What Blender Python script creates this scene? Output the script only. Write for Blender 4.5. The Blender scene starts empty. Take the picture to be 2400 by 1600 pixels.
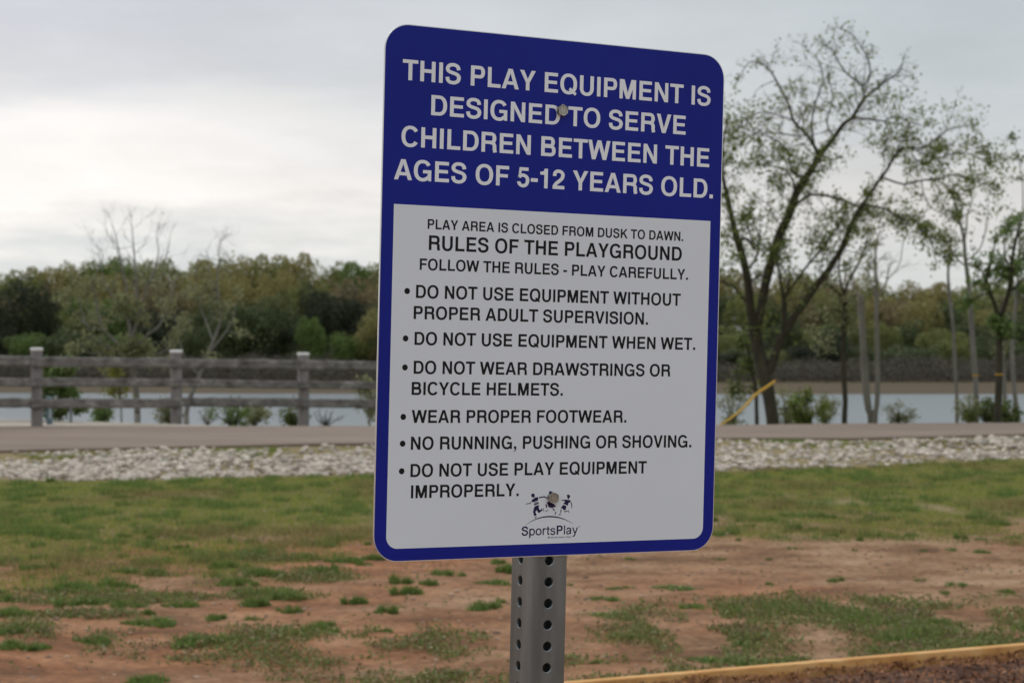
import bpy, bmesh, math, random
import numpy as np
from mathutils import Vector, Matrix, noise as mnoise
R = math.radians
scene = bpy.context.scene
COL = scene.collection

# ------------------------------------------------------------------ camera
FPX, CAMZ, HORIZON = 4626.8, 1.5, 770.0          # focal length and horizon in 2400x1600 picture pixels
cd = bpy.data.cameras.new('camera')
cam = bpy.data.objects.new('camera', cd); COL.objects.link(cam)
cd.sensor_width = 22.3; cd.lens = FPX / 2400 * 22.3
cd.clip_start = 0.05; cd.clip_end = 6000
PITCH = math.atan((800 - HORIZON) / FPX)
cam.location = (0, 0, CAMZ); cam.rotation_euler = (R(90) - PITCH, 0, 0)
cd.dof.use_dof = True; cd.dof.focus_distance = 2.33; cd.dof.aperture_fstop = 8.8; cd.dof.aperture_blades = 7
scene.camera = cam

# ------------------------------------------------------------------ sky
SUN_EL, SUN_ROT = R(48), R(-35)
w = bpy.data.worlds.new('World'); scene.world = w; w.use_nodes = True
nt = w.node_tree; nt.nodes.clear()
def nn(t, **k):
    n = nt.nodes.new(t)
    for a, b in k.items(): setattr(n, a, b)
    return n
def mth(op, a, b=None, c=None, clamp=False):
    n = nn('ShaderNodeMath', operation=op, use_clamp=clamp)
    for i, v in enumerate((a, b, c)):
        if v is None: continue
        if isinstance(v, (int, float)): n.inputs[i].default_value = v
        else: nt.links.new(v, n.inputs[i])
    return n.outputs[0]
def mixc(f, a, b):
    n = nn('ShaderNodeMix', data_type='RGBA')
    for s, v in ((n.inputs[0], f), (n.inputs[6], a), (n.inputs[7], b)):
        if isinstance(v, (int, float)): s.default_value = v
        elif isinstance(v, tuple): s.default_value = (*v, 1)
        else: nt.links.new(v, s)
    return n.outputs[2]
out = nn('ShaderNodeOutputWorld'); bg = nn('ShaderNodeBackground'); bg.inputs[1].default_value = 0.1
nt.links.new(bg.outputs[0], out.inputs[0])
sky = nn('ShaderNodeTexSky', sky_type='NISHITA', sun_disc=False, sun_elevation=SUN_EL, sun_rotation=SUN_ROT)
tc = nn('ShaderNodeTexCoord'); sep = nn('ShaderNodeSeparateXYZ'); nt.links.new(tc.outputs['Generated'], sep.inputs[0])
X, Y, Z = sep.outputs
zc = mth('MAXIMUM', Z, 0.0)
den = mth('ADD', zc, 0.10)
cx = mth('DIVIDE', X, den); cy = mth('DIVIDE', Y, den)
comb = nn('ShaderNodeCombineXYZ'); nt.links.new(cx, comb.inputs[0]); nt.links.new(cy, comb.inputs[1])
def noise(vec, scale, detail=4, rough=0.5, loc=(0, 0, 0), sc=(1, 1, 1)):
    m = nn('ShaderNodeMapping'); m.inputs['Location'].default_value = loc; m.inputs['Scale'].default_value = sc
    nt.links.new(vec, m.inputs[0])
    n = nn('ShaderNodeTexNoise'); n.inputs['Scale'].default_value = scale; n.inputs['Detail'].default_value = detail
    n.inputs['Roughness'].default_value = rough; nt.links.new(m.outputs[0], n.inputs[0]); return n.outputs[0]
n1 = noise(comb.outputs[0], 0.75, 5, 0.55, (3.1, 1.7, 0))
n2 = noise(comb.outputs[0], 2.3, 4, 0.5, (7.3, 0.4, 0), (1, .6, 1))
# height of a layer: elevation, tilted a little and warped by the noise
n3 = noise(comb.outputs[0], 6.5, 5, 0.55, (1.3, 5.4, 0), (.8, .5, 1))
h = mth('ADD', Z, mth('MULTIPLY', X, -0.045))
h = mth('ADD', h, mth('MULTIPLY', mth('SUBTRACT', n3, 0.5), 0.022))
h = mth('ADD', h, mth('MULTIPLY', mth('SUBTRACT', n1, 0.5), 0.11))
h = mth('ADD', h, mth('MULTIPLY', mth('SUBTRACT', n2, 0.5), 0.035))
ramp = nn('ShaderNodeValToRGB'); nt.links.new(mth('MULTIPLY', h, 2.0, clamp=True), ramp.inputs[0])
el = ramp.color_ramp.elements
stops = [(0.0, (.62, .665, .68)), (0.05, (.66, .695, .70)), (0.10, (.82, .81, .79)), (0.145, (.99, .94, .905)), (0.20, (.96, .92, .89)), (0.238, (.85, .83, .82)),
         (0.275, (.68, .685, .71)), (0.34, (.63, .645, .69)), (0.5, (.60, .625, .67)), (1.0, (.62, .64, .68))]
el[0].position, el[0].color = stops[0][0], (*stops[0][1], 1)
el[1].position, el[1].color = stops[-1][0], (*stops[-1][1], 1)
for p, c in stops[1:-1]:
    e = el.new(p); e.color = (*c, 1)
# thinner bright layer towards the east of the view: slow variation over azimuth
az = noise(tc.outputs['Generated'], 1.9, 1, 0.4, (0.25, 0.0, 0.0))
azr = mth('MULTIPLY_ADD', X, -2.4, 0.50)
azc = mth('ADD', mth('MULTIPLY', mth('SUBTRACT', az, 0.5), 0.8), azr, clamp=True)
br = nn('ShaderNodeValToRGB'); nt.links.new(mth('MULTIPLY', mth('ADD', zc, mth('MULTIPLY', mth('SUBTRACT', n1, 0.5), 0.05)), 5.0, clamp=True), br.inputs[0]); be = br.color_ramp.elements
be[0].position, be[0].color = 0, (.60, .66, .67, 1); be[1].position, be[1].color = 1, (.49, .54, .575, 1)
for p_, c_ in ((.12, (.66, .68, .675)), (.30, (.70, .68, .66)), (.48, (.56, .59, .605))): q_ = be.new(p_); q_.color = (*c_, 1)
base = br.outputs[0]
base = mixc(mth('MULTIPLY', mth('SUBTRACT', n2, 0.45), 1.6, clamp=True), base, (.585, .61, .625))
cloud = mixc(azc, base, ramp.outputs[0])
# an overcast sky grows brighter towards the zenith
zen = nn('ShaderNodeMapRange', interpolation_type='SMOOTHSTEP'); nt.links.new(Z, zen.inputs[0])
zen.inputs[1].default_value = .20; zen.inputs[2].default_value = .85; zen.inputs[3].default_value = 10.0; zen.inputs[4].default_value = 18.0
sc = nn('ShaderNodeVectorMath', operation='SCALE'); nt.links.new(cloud, sc.inputs[0]); nt.links.new(mth('MULTIPLY', zen.outputs[0], mth('ADD', mth('MULTIPLY_ADD', n3, .16, .92), mth('MULTIPLY_ADD', n2, .22, -.11))), sc.inputs['Scale'])
nt.links.new(mixc(0.96, sky.outputs[0], sc.outputs[0]), bg.inputs[0])
sl = bpy.data.lights.new('sun', 'SUN'); sl.energy = 0.9; sl.angle = R(25); sl.color = (1, .95, .88)
sun = bpy.data.objects.new('sun', sl); COL.objects.link(sun)
_d = Vector((math.sin(SUN_ROT) * math.cos(SUN_EL), math.cos(SUN_ROT) * math.cos(SUN_EL), math.sin(SUN_EL)))
sun.rotation_euler = _d.to_track_quat('Z', 'Y').to_euler()
scene.view_settings.view_transform = 'Standard'; scene.view_settings.look = 'None'
scene.view_settings.exposure = 0.07; scene.view_settings.gamma = 1.0; scene.view_settings.use_curve_mapping = False
scene.cycles.max_bounces = 6; scene.cycles.diffuse_bounces = 3; scene.cycles.use_denoising = True

# ------------------------------------------------------------------ helpers
RC = cam.rotation_euler.to_matrix()
def ray(x, y): return RC @ Vector(((x - 1200) / FPX, (800 - y) / FPX, -1))
def P(x, y, D):
    d = ray(x, y); return Vector((0, 0, CAMZ)) + d * (D / d.y)
def G(x, y, z=0.0):
    d = ray(x, y); return Vector((0, 0, CAMZ)) + d * ((z - CAMZ) / d.z)
def px_of(X, Y, Z=0.0):                          # arrays: the picture position of world points
    cp, sp = math.cos(PITCH), math.sin(PITCH)
    zz = Z - CAMZ; dep = Y * cp - zz * sp; up = Y * sp + zz * cp
    return 1200 + FPX * X / dep, 800 - FPX * up / dep
rnd = random.Random(11); rng = np.random.default_rng(5)

def mesh_obj(name, verts, faces, mat=None, parent=None, smooth=False):
    me = bpy.data.meshes.new(name); me.from_pydata([tuple(v) for v in verts], [], [tuple(f) for f in faces])
    return link(name, me, mat, parent, smooth)
def link(name, me, mat=None, parent=None, smooth=False):
    if mat is not None and not me.materials: me.materials.append(mat)
    if smooth: me.polygons.foreach_set('use_smooth', [True] * len(me.polygons))
    me.update(); o = bpy.data.objects.new(name, me); COL.objects.link(o)
    if parent is not None: o.parent = parent
    return o
def np_mesh(name, V, nper, mat=None, parent=None):
    """V: (n, nper, 3) array of separate faces (fast)."""
    n = len(V); me = bpy.data.meshes.new(name)
    me.vertices.add(n * nper); me.vertices.foreach_set('co', np.ascontiguousarray(V, dtype=np.float32).ravel())
    me.loops.add(n * nper); me.loops.foreach_set('vertex_index', np.arange(n * nper, dtype=np.int32))
    me.polygons.add(n); me.polygons.foreach_set('loop_start', np.arange(n, dtype=np.int32) * nper)
    me.update(calc_edges=True)
    return link(name, me, mat, parent)
def empty(name, loc=(0, 0, 0), rz=0):
    o = bpy.data.objects.new(name, None); o.location = loc; o.rotation_euler = (0, 0, rz); o.empty_display_size = .1
    COL.objects.link(o); return o
def tag(o, label=None, cat=None, group=None, kind=None):
    if label: o['label'] = label
    if cat: o['category'] = cat
    if group: o['group'] = group
    if kind: o['kind'] = kind
    return o
def bm_obj(name, bm, mat, parent=None, smooth=False):
    me = bpy.data.meshes.new(name); bm.to_mesh(me); bm.free(); return link(name, me, mat, parent, smooth)
def bm_box(bm, c, s, rot=None, bev=0.0):
    r = bmesh.ops.create_cube(bm, size=1.0)
    M = Matrix.Translation(c) @ (rot.to_4x4() if rot is not None else Matrix()) @ Matrix.Diagonal((*s, 1))
    bmesh.ops.transform(bm, matrix=M, verts=r['verts'])
    if bev: bmesh.ops.bevel(bm, geom=list({e for v in r['verts'] for e in v.link_edges}), offset=bev, segments=1, affect='EDGES')

def material(name, cols, scale=5.0, rough=0.8, bump=0.0, bscale=None, island=0.0, metal=0.0, spec=0.3, detail=6, stretch=(1, 1, 1), two_sided=False, hsv=0.0):
    """cols: list of (position, linear rgb) over an object-space noise; island: brightness spread between loose pieces."""
    m = bpy.data.materials.new(name); m.use_nodes = True; t = m.node_tree; N = t.nodes; L = t.links
    b = N['Principled BSDF']; b.inputs['Roughness'].default_value = rough; b.inputs['Metallic'].default_value = metal
    b.inputs['Specular IOR Level'].default_value = spec
    c = N.new('ShaderNodeTexCoord'); mp = N.new('ShaderNodeMapping'); mp.inputs['Scale'].default_value = stretch
    L.new(c.outputs['Object'], mp.inputs[0])
    if len(cols) == 1:
        b.inputs['Base Color'].default_value = (*cols[0][1], 1); src = None
    else:
        no = N.new('ShaderNodeTexNoise'); no.inputs['Scale'].default_value = scale; no.inputs['Detail'].default_value = detail; no.inputs['Roughness'].default_value = .6
        L.new(mp.outputs[0], no.inputs[0])
        rp = N.new('ShaderNodeValToRGB'); L.new(no.outputs[0], rp.inputs[0]); e = rp.color_ramp.elements
        e[0].position, e[0].color = cols[0][0], (*cols[0][1], 1); e[1].position, e[1].color = cols[-1][0], (*cols[-1][1], 1)
        for p, cc in cols[1:-1]:
            q = e.new(p); q.color = (*cc, 1)
        src = rp.outputs[0]; L.new(src, b.inputs['Base Color'])
    if island:
        g = N.new('ShaderNodeNewGeometry'); ma = N.new('ShaderNodeMapRange'); ma.inputs[3].default_value = 1 - island; ma.inputs[4].default_value = 1 + island
        L.new(g.outputs['Random Per Island'], ma.inputs[0]); hs = N.new('ShaderNodeHueSaturation')
        L.new(ma.outputs[0], hs.inputs['Value'])
        if hsv:
            m2 = N.new('ShaderNodeMath'); m2.operation = 'MULTIPLY_ADD'; m2.inputs[1].default_value = hsv; m2.inputs[2].default_value = .5 - hsv / 2
            m3 = N.new('ShaderNodeMath'); m3.operation = 'FRACT'; m4 = N.new('ShaderNodeMath'); m4.operation = 'MULTIPLY'; m4.inputs[1].default_value = 7.13
            L.new(g.outputs['Random Per Island'], m4.inputs[0]); L.new(m4.outputs[0], m3.inputs[0]); L.new(m3.outputs[0], m2.inputs[0]); L.new(m2.outputs[0], hs.inputs['Hue'])
        if src is not None: L.new(src, hs.inputs['Color'])
        else: hs.inputs['Color'].default_value = (*cols[0][1], 1)
        L.new(hs.outputs[0], b.inputs['Base Color'])
    if bump:
        n2 = N.new('ShaderNodeTexNoise'); n2.inputs['Scale'].default_value = bscale or scale * 3; n2.inputs['Detail'].default_value = 8
        L.new(mp.outputs[0], n2.inputs[0]); bp = N.new('ShaderNodeBump'); bp.inputs['Strength'].default_value = 1; bp.inputs['Distance'].default_value = bump
        L.new(n2.outputs[0], bp.inputs['Height']); L.new(bp.outputs[0], b.inputs['Normal'])
    return m
def leaf_mat(name, col, island=.35, hsv=.04, trans=.35):
    m = material(name, [(0, col)], island=island, rough=.6, hsv=hsv)
    t = m.node_tree; b = t.nodes['Principled BSDF']; o = t.nodes['Material Output']
    tr = t.nodes.new('ShaderNodeBsdfTranslucent'); mx = t.nodes.new('ShaderNodeMixShader'); mx.inputs[0].default_value = trans
    hs = [n for n in t.nodes if n.type == 'HUE_SAT'][0]; t.links.new(hs.outputs[0], tr.inputs[0])
    t.links.new(b.outputs[0], mx.inputs[1]); t.links.new(tr.outputs[0], mx.inputs[2]); t.links.new(mx.outputs[0], o.inputs[0])
    return m

# ------------------------------------------------------------------ terrain
LAKE = -4.5
def interp(x, xs, ys): return np.interp(x, xs, ys)
def G1(x, y): g = G(x, y); return g.x, g.y
_near = [G1(*q) for q in ((-600, 1080), (0, 1062), (400, 1052), (860, 1044), (1280, 1036), (1690, 1031), (2000, 1033), (2250, 1026), (2400, 1022), (3200, 1012))]
_far = [G1(*q) for q in ((-600, 1004), (0, 1004), (860, 1003), (1690, 1001), (2000, 997), (2400, 995), (3200, 992))]
def road_near(X): return interp(X, [p[0] for p in _near], [p[1] for p in _near])
def road_far(X): return interp(X, [p[0] for p in _far], [p[1] for p in _far])
_rock = [G1(*q) for q in ((-600, 1138), (0, 1130), (300, 1128), (860, 1114), (1280, 1108), (1690, 1104), (2050, 1094), (2400, 1078), (3200, 1050))]
def rock_near(X): return interp(X, [p[0] for p in _rock], [p[1] for p in _rock])
def vnoise(X, Y, s, seed=0, octv=3):
    """smooth value noise on arrays, 0..1"""
    X = np.asarray(X, float) * s; Y = np.asarray(Y, float) * s; r = 0; a = 1; tot = 0
    for o in range(octv):
        xi = np.floor(X).astype(np.int64); yi = np.floor(Y).astype(np.int64); fx = X - xi; fy = Y - yi
        fx = fx * fx * (3 - 2 * fx); fy = fy * fy * (3 - 2 * fy)
        def hsh(i, j):
            n = (i * 374761393 + j * 668265263 + (seed + o) * 1442695041) & 0x7fffffff
            n = ((n ^ (n >> 13)) * 1274126177) & 0x7fffffff
            return ((n ^ (n >> 16)) & 0xffff) / 65535.0
        v = (hsh(xi, yi) * (1 - fx) + hsh(xi + 1, yi) * fx) * (1 - fy) + (hsh(xi, yi + 1) * (1 - fx) + hsh(xi + 1, yi + 1) * fx) * fy
        r = r + v * a; tot += a; a *= .5; X = X * 2.03 + 17; Y = Y * 2.03 + 31
    return r / tot
def shore(X): return 184 + 6 * (vnoise(X, 0 * X, .012, 3) - .5) * 2
def gz(X, Y):
    X = np.asarray(X, float); Y = np.asarray(Y, float)
    z = 0.05 * (vnoise(X, Y, .35, 1) - .5) + .028 * (vnoise(X, Y, 1.6, 2) - .5) + .012 * (vnoise(X, Y, 6, 7, 2) - .5)
    flat = np.clip((Y - (road_near(X) - 1.2)) / 1.2, 0, 1); z = z * (1 - flat)
    pad_edge = interp(X, [-12, -8.4, -4.9, -4.0], [33.2, 32.4, 30.6, 30.0])
    edge = np.maximum(road_far(X) + .45, np.where(X < -4.2, pad_edge, 0))
    d = np.clip(Y - edge, 0, None)
    fall = -np.minimum(d * .16 + .02 * d * d, 6.5) + .12 * (vnoise(X, Y, .6, 9) - .5) * np.clip(d, 0, 1)
    z = np.where(Y > edge, fall, z)
    s = shore(X); b = Y - s
    rise = np.where(b > 0, LAKE + np.minimum(b * .045, 1.0) + np.clip(b - 18, 0, 120) * interp(X, [-120, -20, 30, 120], [.062, .055, .032, .03]), -6.5)
    z = np.where(Y > s - 20, np.maximum(np.where(b > 0, rise, LAKE + b * .05), -6.5), z)
    return z
xs = np.concatenate([[-1500, -700, -300, -150, -100, -70, -50, -35, -25, -18, -13, -10], np.arange(-8.5, 8.5, .07), [10, 13, 18, 25, 35, 50, 70, 100, 150, 300, 700, 1500]])
ys = np.concatenate([[-30, -10, -3, 0, 2, 4, 6, 7, 7.6], np.arange(8.0, 21.5, .06), np.arange(21.5, 35, .3), [36, 37.5, 39, 41, 44, 48, 54, 62, 80, 120, 150, 164, 170, 174], np.arange(177, 210, 3.), [215, 225, 240, 260, 290, 330, 400, 600, 1200, 2500]])
gx, gy = np.meshgrid(xs, ys); gzz = gz(gx, gy)
nx, ny = len(xs), len(ys)
idx = np.arange(nx * ny).reshape(ny, nx)
fc = np.stack([idx[:-1, :-1], idx[:-1, 1:], idx[1:, 1:], idx[1:, :-1]], -1).reshape(-1, 4)
me = bpy.data.meshes.new('ground'); me.from_pydata(np.stack([gx, gy, gzz], -1).reshape(-1, 3).tolist(), [], fc.tolist())

def ground_mat():
    m = bpy.data.materials.new('soil'); m.use_nodes = True; t = m.node_tree; N = t.nodes; L = t.links; b = N['Principled BSDF']
    b.inputs['Roughness'].default_value = .95; b.inputs['Specular IOR Level'].default_value = .15
    g = N.new('ShaderNodeNewGeometry')
    def nz(scale, det, st=(1, 1, 1), loc=(0, 0, 0)):
        mp = N.new('ShaderNodeMapping'); mp.inputs['Scale'].default_value = st; mp.inputs['Location'].default_value = loc; L.new(g.outputs['Position'], mp.inputs[0])
        n = N.new('ShaderNodeTexNoise'); n.inputs['Scale'].default_value = scale; n.inputs['Detail'].default_value = det; n.inputs['Roughness'].default_value = .62
        L.new(mp.outputs[0], n.inputs[0]); return n.outputs[0]
    def rp(src, stops):
        r = N.new('ShaderNodeValToRGB'); L.new(src, r.inputs[0]); e = r.color_ramp.elements
        e[0].position, e[0].color = stops[0][0], (*stops[0][1], 1); e[1].position, e[1].color = stops[-1][0], (*stops[-1][1], 1)
        for p, c in stops[1:-1]:
            q = e.new(p); q.color = (*c, 1)
        return r.outputs[0]
    def mx(f, a, b_, mode='MIX'):
        n = N.new('ShaderNodeMix'); n.data_type = 'RGBA'; n.blend_type = mode
        for s, v in ((n.inputs[0], f), (n.inputs[6], a), (n.inputs[7], b_)):
            if isinstance(v, (int, float)): s.default_value = v
            elif isinstance(v, tuple): s.default_value = (*v, 1)
            else: L.new(v, s)
        return n.outputs[2]
    tan = rp(nz(1.9, 10, (.8, 1, 1)), [(.33, (.115, .062, .033)), (.44, (.215, .118, .062)), (.53, (.30, .178, .100)), (.66, (.40, .262, .158))])
    red = rp(nz(2.8, 10, (.7, 1, 1), (5, 3, 0)), [(.33, (.14, .068, .036)), (.5, (.29, .128, .060)), (.66, (.40, .205, .108))])
    c = mx(rp(nz(.35, 3, (1, 1, 1), (2, 9, 0)), [(.42, (0, 0, 0)), (.6, (1, 1, 1))]), tan, red)
    spk = N.new('ShaderNodeMix'); spk.data_type = 'RGBA'; spk.blend_type = 'MULTIPLY'; spk.inputs[0].default_value = .8
    L.new(c, spk.inputs[6]); L.new(rp(nz(22, 6), [(.33, (.55, .55, .55)), (.62, (1.15, 1.12, 1.1))]), spk.inputs[7]); c = spk.outputs[2]
    # under the lawn the soil is dull and mossy; beyond the lake it is dark forest floor
    sp = N.new('ShaderNodeSeparateXYZ'); L.new(g.outputs['Position'], sp.inputs[0])
    def rng_(v, a, b_):
        r = N.new('ShaderNodeMapRange'); r.inputs[1].default_value = a; r.inputs[2].default_value = b_; L.new(v, r.inputs[0]); return r.outputs[0]
    c = mx(rng_(sp.outputs[1], 13.5, 16.5), c, mx(nz(3, 5), (.13, .13, .045), (.30, .21, .12)))
    c = mx(rng_(sp.outputs[1], 29.5, 31.5), c, mx(nz(1.3, 5), (.06, .075, .03), (.17, .13, .08)))
    shorec = mx(nz(.5, 4, (.3, 1, 1)), (.075, .060, .036), (.12, .088, .055))
    c = mx(rng_(sp.outputs[1], 120, 140), c, shorec)
    c = mx(rng_(sp.outputs[1], 199, 204), c, mx(nz(.15, 4), (.028, .034, .014), (.06, .055, .03)))
    L.new(c, b.inputs['Base Color'])
    bp = N.new('ShaderNodeBump'); bp.inputs['Distance'].default_value = .03; bp.inputs['Strength'].default_value = 1; L.new(nz(14, 8), bp.inputs['Height']); L.new(bp.outputs[0], b.inputs['Normal'])
    return m
M = {}
M['soil'] = ground_mat()
tag(link('ground', me, M['soil'], smooth=True), kind='structure')

# lake
m = bpy.data.materials.new('water'); m.use_nodes = True; b = m.node_tree.nodes['Principled BSDF']
b.inputs['Base Color'].default_value = (.14, .16, .165, 1); b.inputs['Roughness'].default_value = .33; b.inputs['IOR'].default_value = 1.33; b.inputs['Specular IOR Level'].default_value = .5
n = m.node_tree.nodes.new('ShaderNodeTexNoise'); n.inputs['Scale'].default_value = .9; n.inputs['Detail'].default_value = 6
c_ = m.node_tree.nodes.new('ShaderNodeTexCoord'); mp = m.node_tree.nodes.new('ShaderNodeMapping'); mp.inputs['Scale'].default_value = (.5, 1.6, 1)
m.node_tree.links.new(c_.outputs['Object'], mp.inputs[0]); m.node_tree.links.new(mp.outputs[0], n.inputs[0])
bp = m.node_tree.nodes.new('ShaderNodeBump'); bp.inputs['Distance'].default_value = .03; m.node_tree.links.new(n.outputs[0], bp.inputs['Height']); m.node_tree.links.new(bp.outputs[0], b.inputs['Normal'])
M['water'] = m
tag(mesh_obj('lake', [(-1400, 36, LAKE), (1400, 36, LAKE), (1400, 196, LAKE), (-1400, 196, LAKE)], [(0, 1, 2, 3)], m), kind='structure')

# road slab, 5 m wide, with a kerb-like edge at the near side
M['road'] = material('asphalt', [(.3, (.17, .125, .095)), (.5, (.198, .149, .114)), (.7, (.228, .174, .135))], 1.2, .9, .004, 60, stretch=(.25, 1, 1))
rx = np.linspace(-14, 14, 57); V = []; F = []
for i, x in enumerate(rx):
    a, c2 = float(road_near(x)), float(road_far(x)); wob = .05 * math.sin(x * 1.7) + .03 * math.sin(x * 4.1)
    V += [(x, a + wob, -.03), (x, a + wob, .035), (x, (a + c2) / 2, .05), (x, c2, .035), (x, c2 + .02, -.05)]
    if i:
        for k in range(4): F.append(((i - 1) * 5 + k, i * 5 + k, i * 5 + k + 1, (i - 1) * 5 + k + 1))
tag(mesh_obj('road', V, F, M['road']), kind='structure')
# pale concrete pad beyond the fence on the left
M['pad'] = material('pale_concrete', [(.35, (.34, .29, .23)), (.65, (.42, .37, .31))], 2, .9, .002, 40)
pe = [(-14, 30.0, .02), (-14, 33.2, .02), (-8.4, 32.3, .02), (-6.4, 31.3, .02), (-4.9, 30.45, .02), (-4.3, 30.0, .02)]
tag(mesh_obj('concrete_pad', pe + [(x, y, -.12) for x, y, z in pe], [(5, 4, 3, 2, 1, 0)] + [(i, (i + 1) % 6, (i + 1) % 6 + 6, i + 6) for i in range(6)], M['pad']), kind='structure')

# ------------------------------------------------------------------ the sign
Rm = Matrix(((.8860386, .0239, .4629955), (-.0178, .99965, -.0175), (-.4632516, .0072, .886207)))
def rot_xyz(rx, ry, rz):
    return Matrix.Rotation(rz, 3, 'Z') @ Matrix.Rotation(ry, 3, 'Y') @ Matrix.Rotation(rx, 3, 'X')
Rm = rot_xyz(R(.52533), R(27.49645), R(-1.12134))
T = Vector((.0527582, .0510992, -2.33247))
sign = empty('playground_sign')
sign.matrix_world = Matrix.Translation(RC @ T + Vector((0, 0, CAMZ))) @ (RC @ Rm).to_4x4()
tag(sign, 'blue and white playground rules sign bolted to a perforated grey steel post', 'sign')
mm = .001
def metal(name, col, rough, var=.15, metal_=1.0, sc_=40):
    lo = tuple(c * (1 - var) for c in col); hi = tuple(c * (1 + var) for c in col)
    return material(name, [(.35, lo), (.65, hi)], sc_, rough, .00006, 300, metal=metal_, spec=.5, stretch=(1, .15, 1))
M['alu'] = metal('bare_aluminium_edge', (.75, .76, .77), .35, .05)
def printed(name, c, rough=.38, var=.04):
    return material(name, [(.3, tuple(v * (1 - var) for v in c)), (.7, tuple(v * (1 + var) for v in c))], 6, rough, spec=.2)
M['blue'] = printed('blue_vinyl', (.0055, .0135, .235), .45, .10)
M['white'] = printed('white_sheeting', (.69, .735, .785), .5, .02)
M['letter_white'] = printed('white_letters', (.78, .81, .84), .5, .02)
M['black'] = printed('black_print', (.008, .008, .009), .5, .0)
M['navy'] = printed('navy_print', (.02, .012, .06), .5, .0)
def rrect(x0, x1, y0, y1, rs, n=10):
    pts = []
    for (cx_, cy_, sx, sy, a0), r in zip(((x1, y1, -1, -1, 0), (x0, y1, 1, -1, 90), (x0, y0, 1, 1, 180), (x1, y0, -1, 1, 270)), rs):
        if r == 0: pts.append((cx_, cy_)); continue
        for k in range(n + 1):
            a = R(a0 + 90 * k / n); pts.append((cx_ + sx * r + r * math.cos(a), cy_ + sy * r + r * math.sin(a)))
    return pts
def plate(name, pts, z0, z1, mat, parent):
    n = len(pts)
    V = [(x * mm, y * mm, z1 * mm) for x, y in pts]; F = [tuple(range(n))]
    if z0 is not None:
        V += [(x * mm, y * mm, z0 * mm) for x, y in pts]; F += [tuple(range(2 * n - 1, n - 1, -1))] + [(i, i + n, (i + 1) % n + n, (i + 1) % n) for i in range(n)]
    return mesh_obj(name, V, F, mat, parent)
plate('panel', rrect(-228.6, 228.6, -304.8, 304.8, [30] * 4), -2.0, 0, M['alu'], sign)
plate('blue_face', rrect(-227.6, 227.6, -303.8, 303.8, [29] * 4), None, .12, M['blue'], sign)
plate('white_field', rrect(-212.9, 213.1, -289.8, 100.7, [0, 0, 14, 14]), None, .24, M['white'], sign)

# lettering: bold grotesque glyphs drawn as strokes, cap height 718 units
def arc(cx_, cy_, rx_, ry_, a0, a1, n=22, e=2.25):
    o = []
    for k in range(n + 1):
        a = R(a0 + (a1 - a0) * k / n); c, s = math.cos(a), math.sin(a)
        o.append((cx_ + rx_ * math.copysign(abs(c) ** (2 / e), c), cy_ + ry_ * math.copysign(abs(s) ** (2 / e), s)))
    return o
def cat(pts, n=5):
    o = []
    for i in range(len(pts) - 1):
        p0 = pts[max(i - 1, 0)]; p1 = pts[i]; p2 = pts[i + 1]; p3 = pts[min(i + 2, len(pts) - 1)]
        for k in range(n):
            t = k / n
            o.append(tuple(.5 * (2 * b_ + (c - a) * t + (2 * a - 5 * b_ + 4 * c - d) * t * t + (3 * b_ - a - 3 * c + d) * t ** 3) for a, b_, c, d in zip(p0, p1, p2, p3)))
    return o + [pts[-1]]
def rc(x0, y0, x1, y1): return ('p', [(x0, y0), (x1, y0), (x1, y1), (x0, y1)])
def pl(*p): return ('p', list(p))
def st(p, closed=False, v=146, h=120): return ('s', p, closed, v, h)
def limb(x0, y0, w0, x1, y1, w1): return pl((x0, y0), (x0 + w0, y0), (x1 + w1, y1), (x1, y1))
S_ = cat([(545, 500), (515, 605), (430, 662), (328, 677), (215, 660), (140, 600), (118, 530), (140, 462), (225, 415), (340, 385), (460, 350), (540, 290), (556, 208), (520, 115), (430, 58), (328, 41), (215, 58), (135, 125), (112, 232)])
def bowl(cx_, cy_, rx_, ry_, x0): return st([(x0, cy_ + ry_), (cx_, cy_ + ry_)] + arc(cx_, cy_, rx_, ry_, 88, -88, 16) + [(cx_, cy_ - ry_), (x0, cy_ - ry_)])
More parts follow.
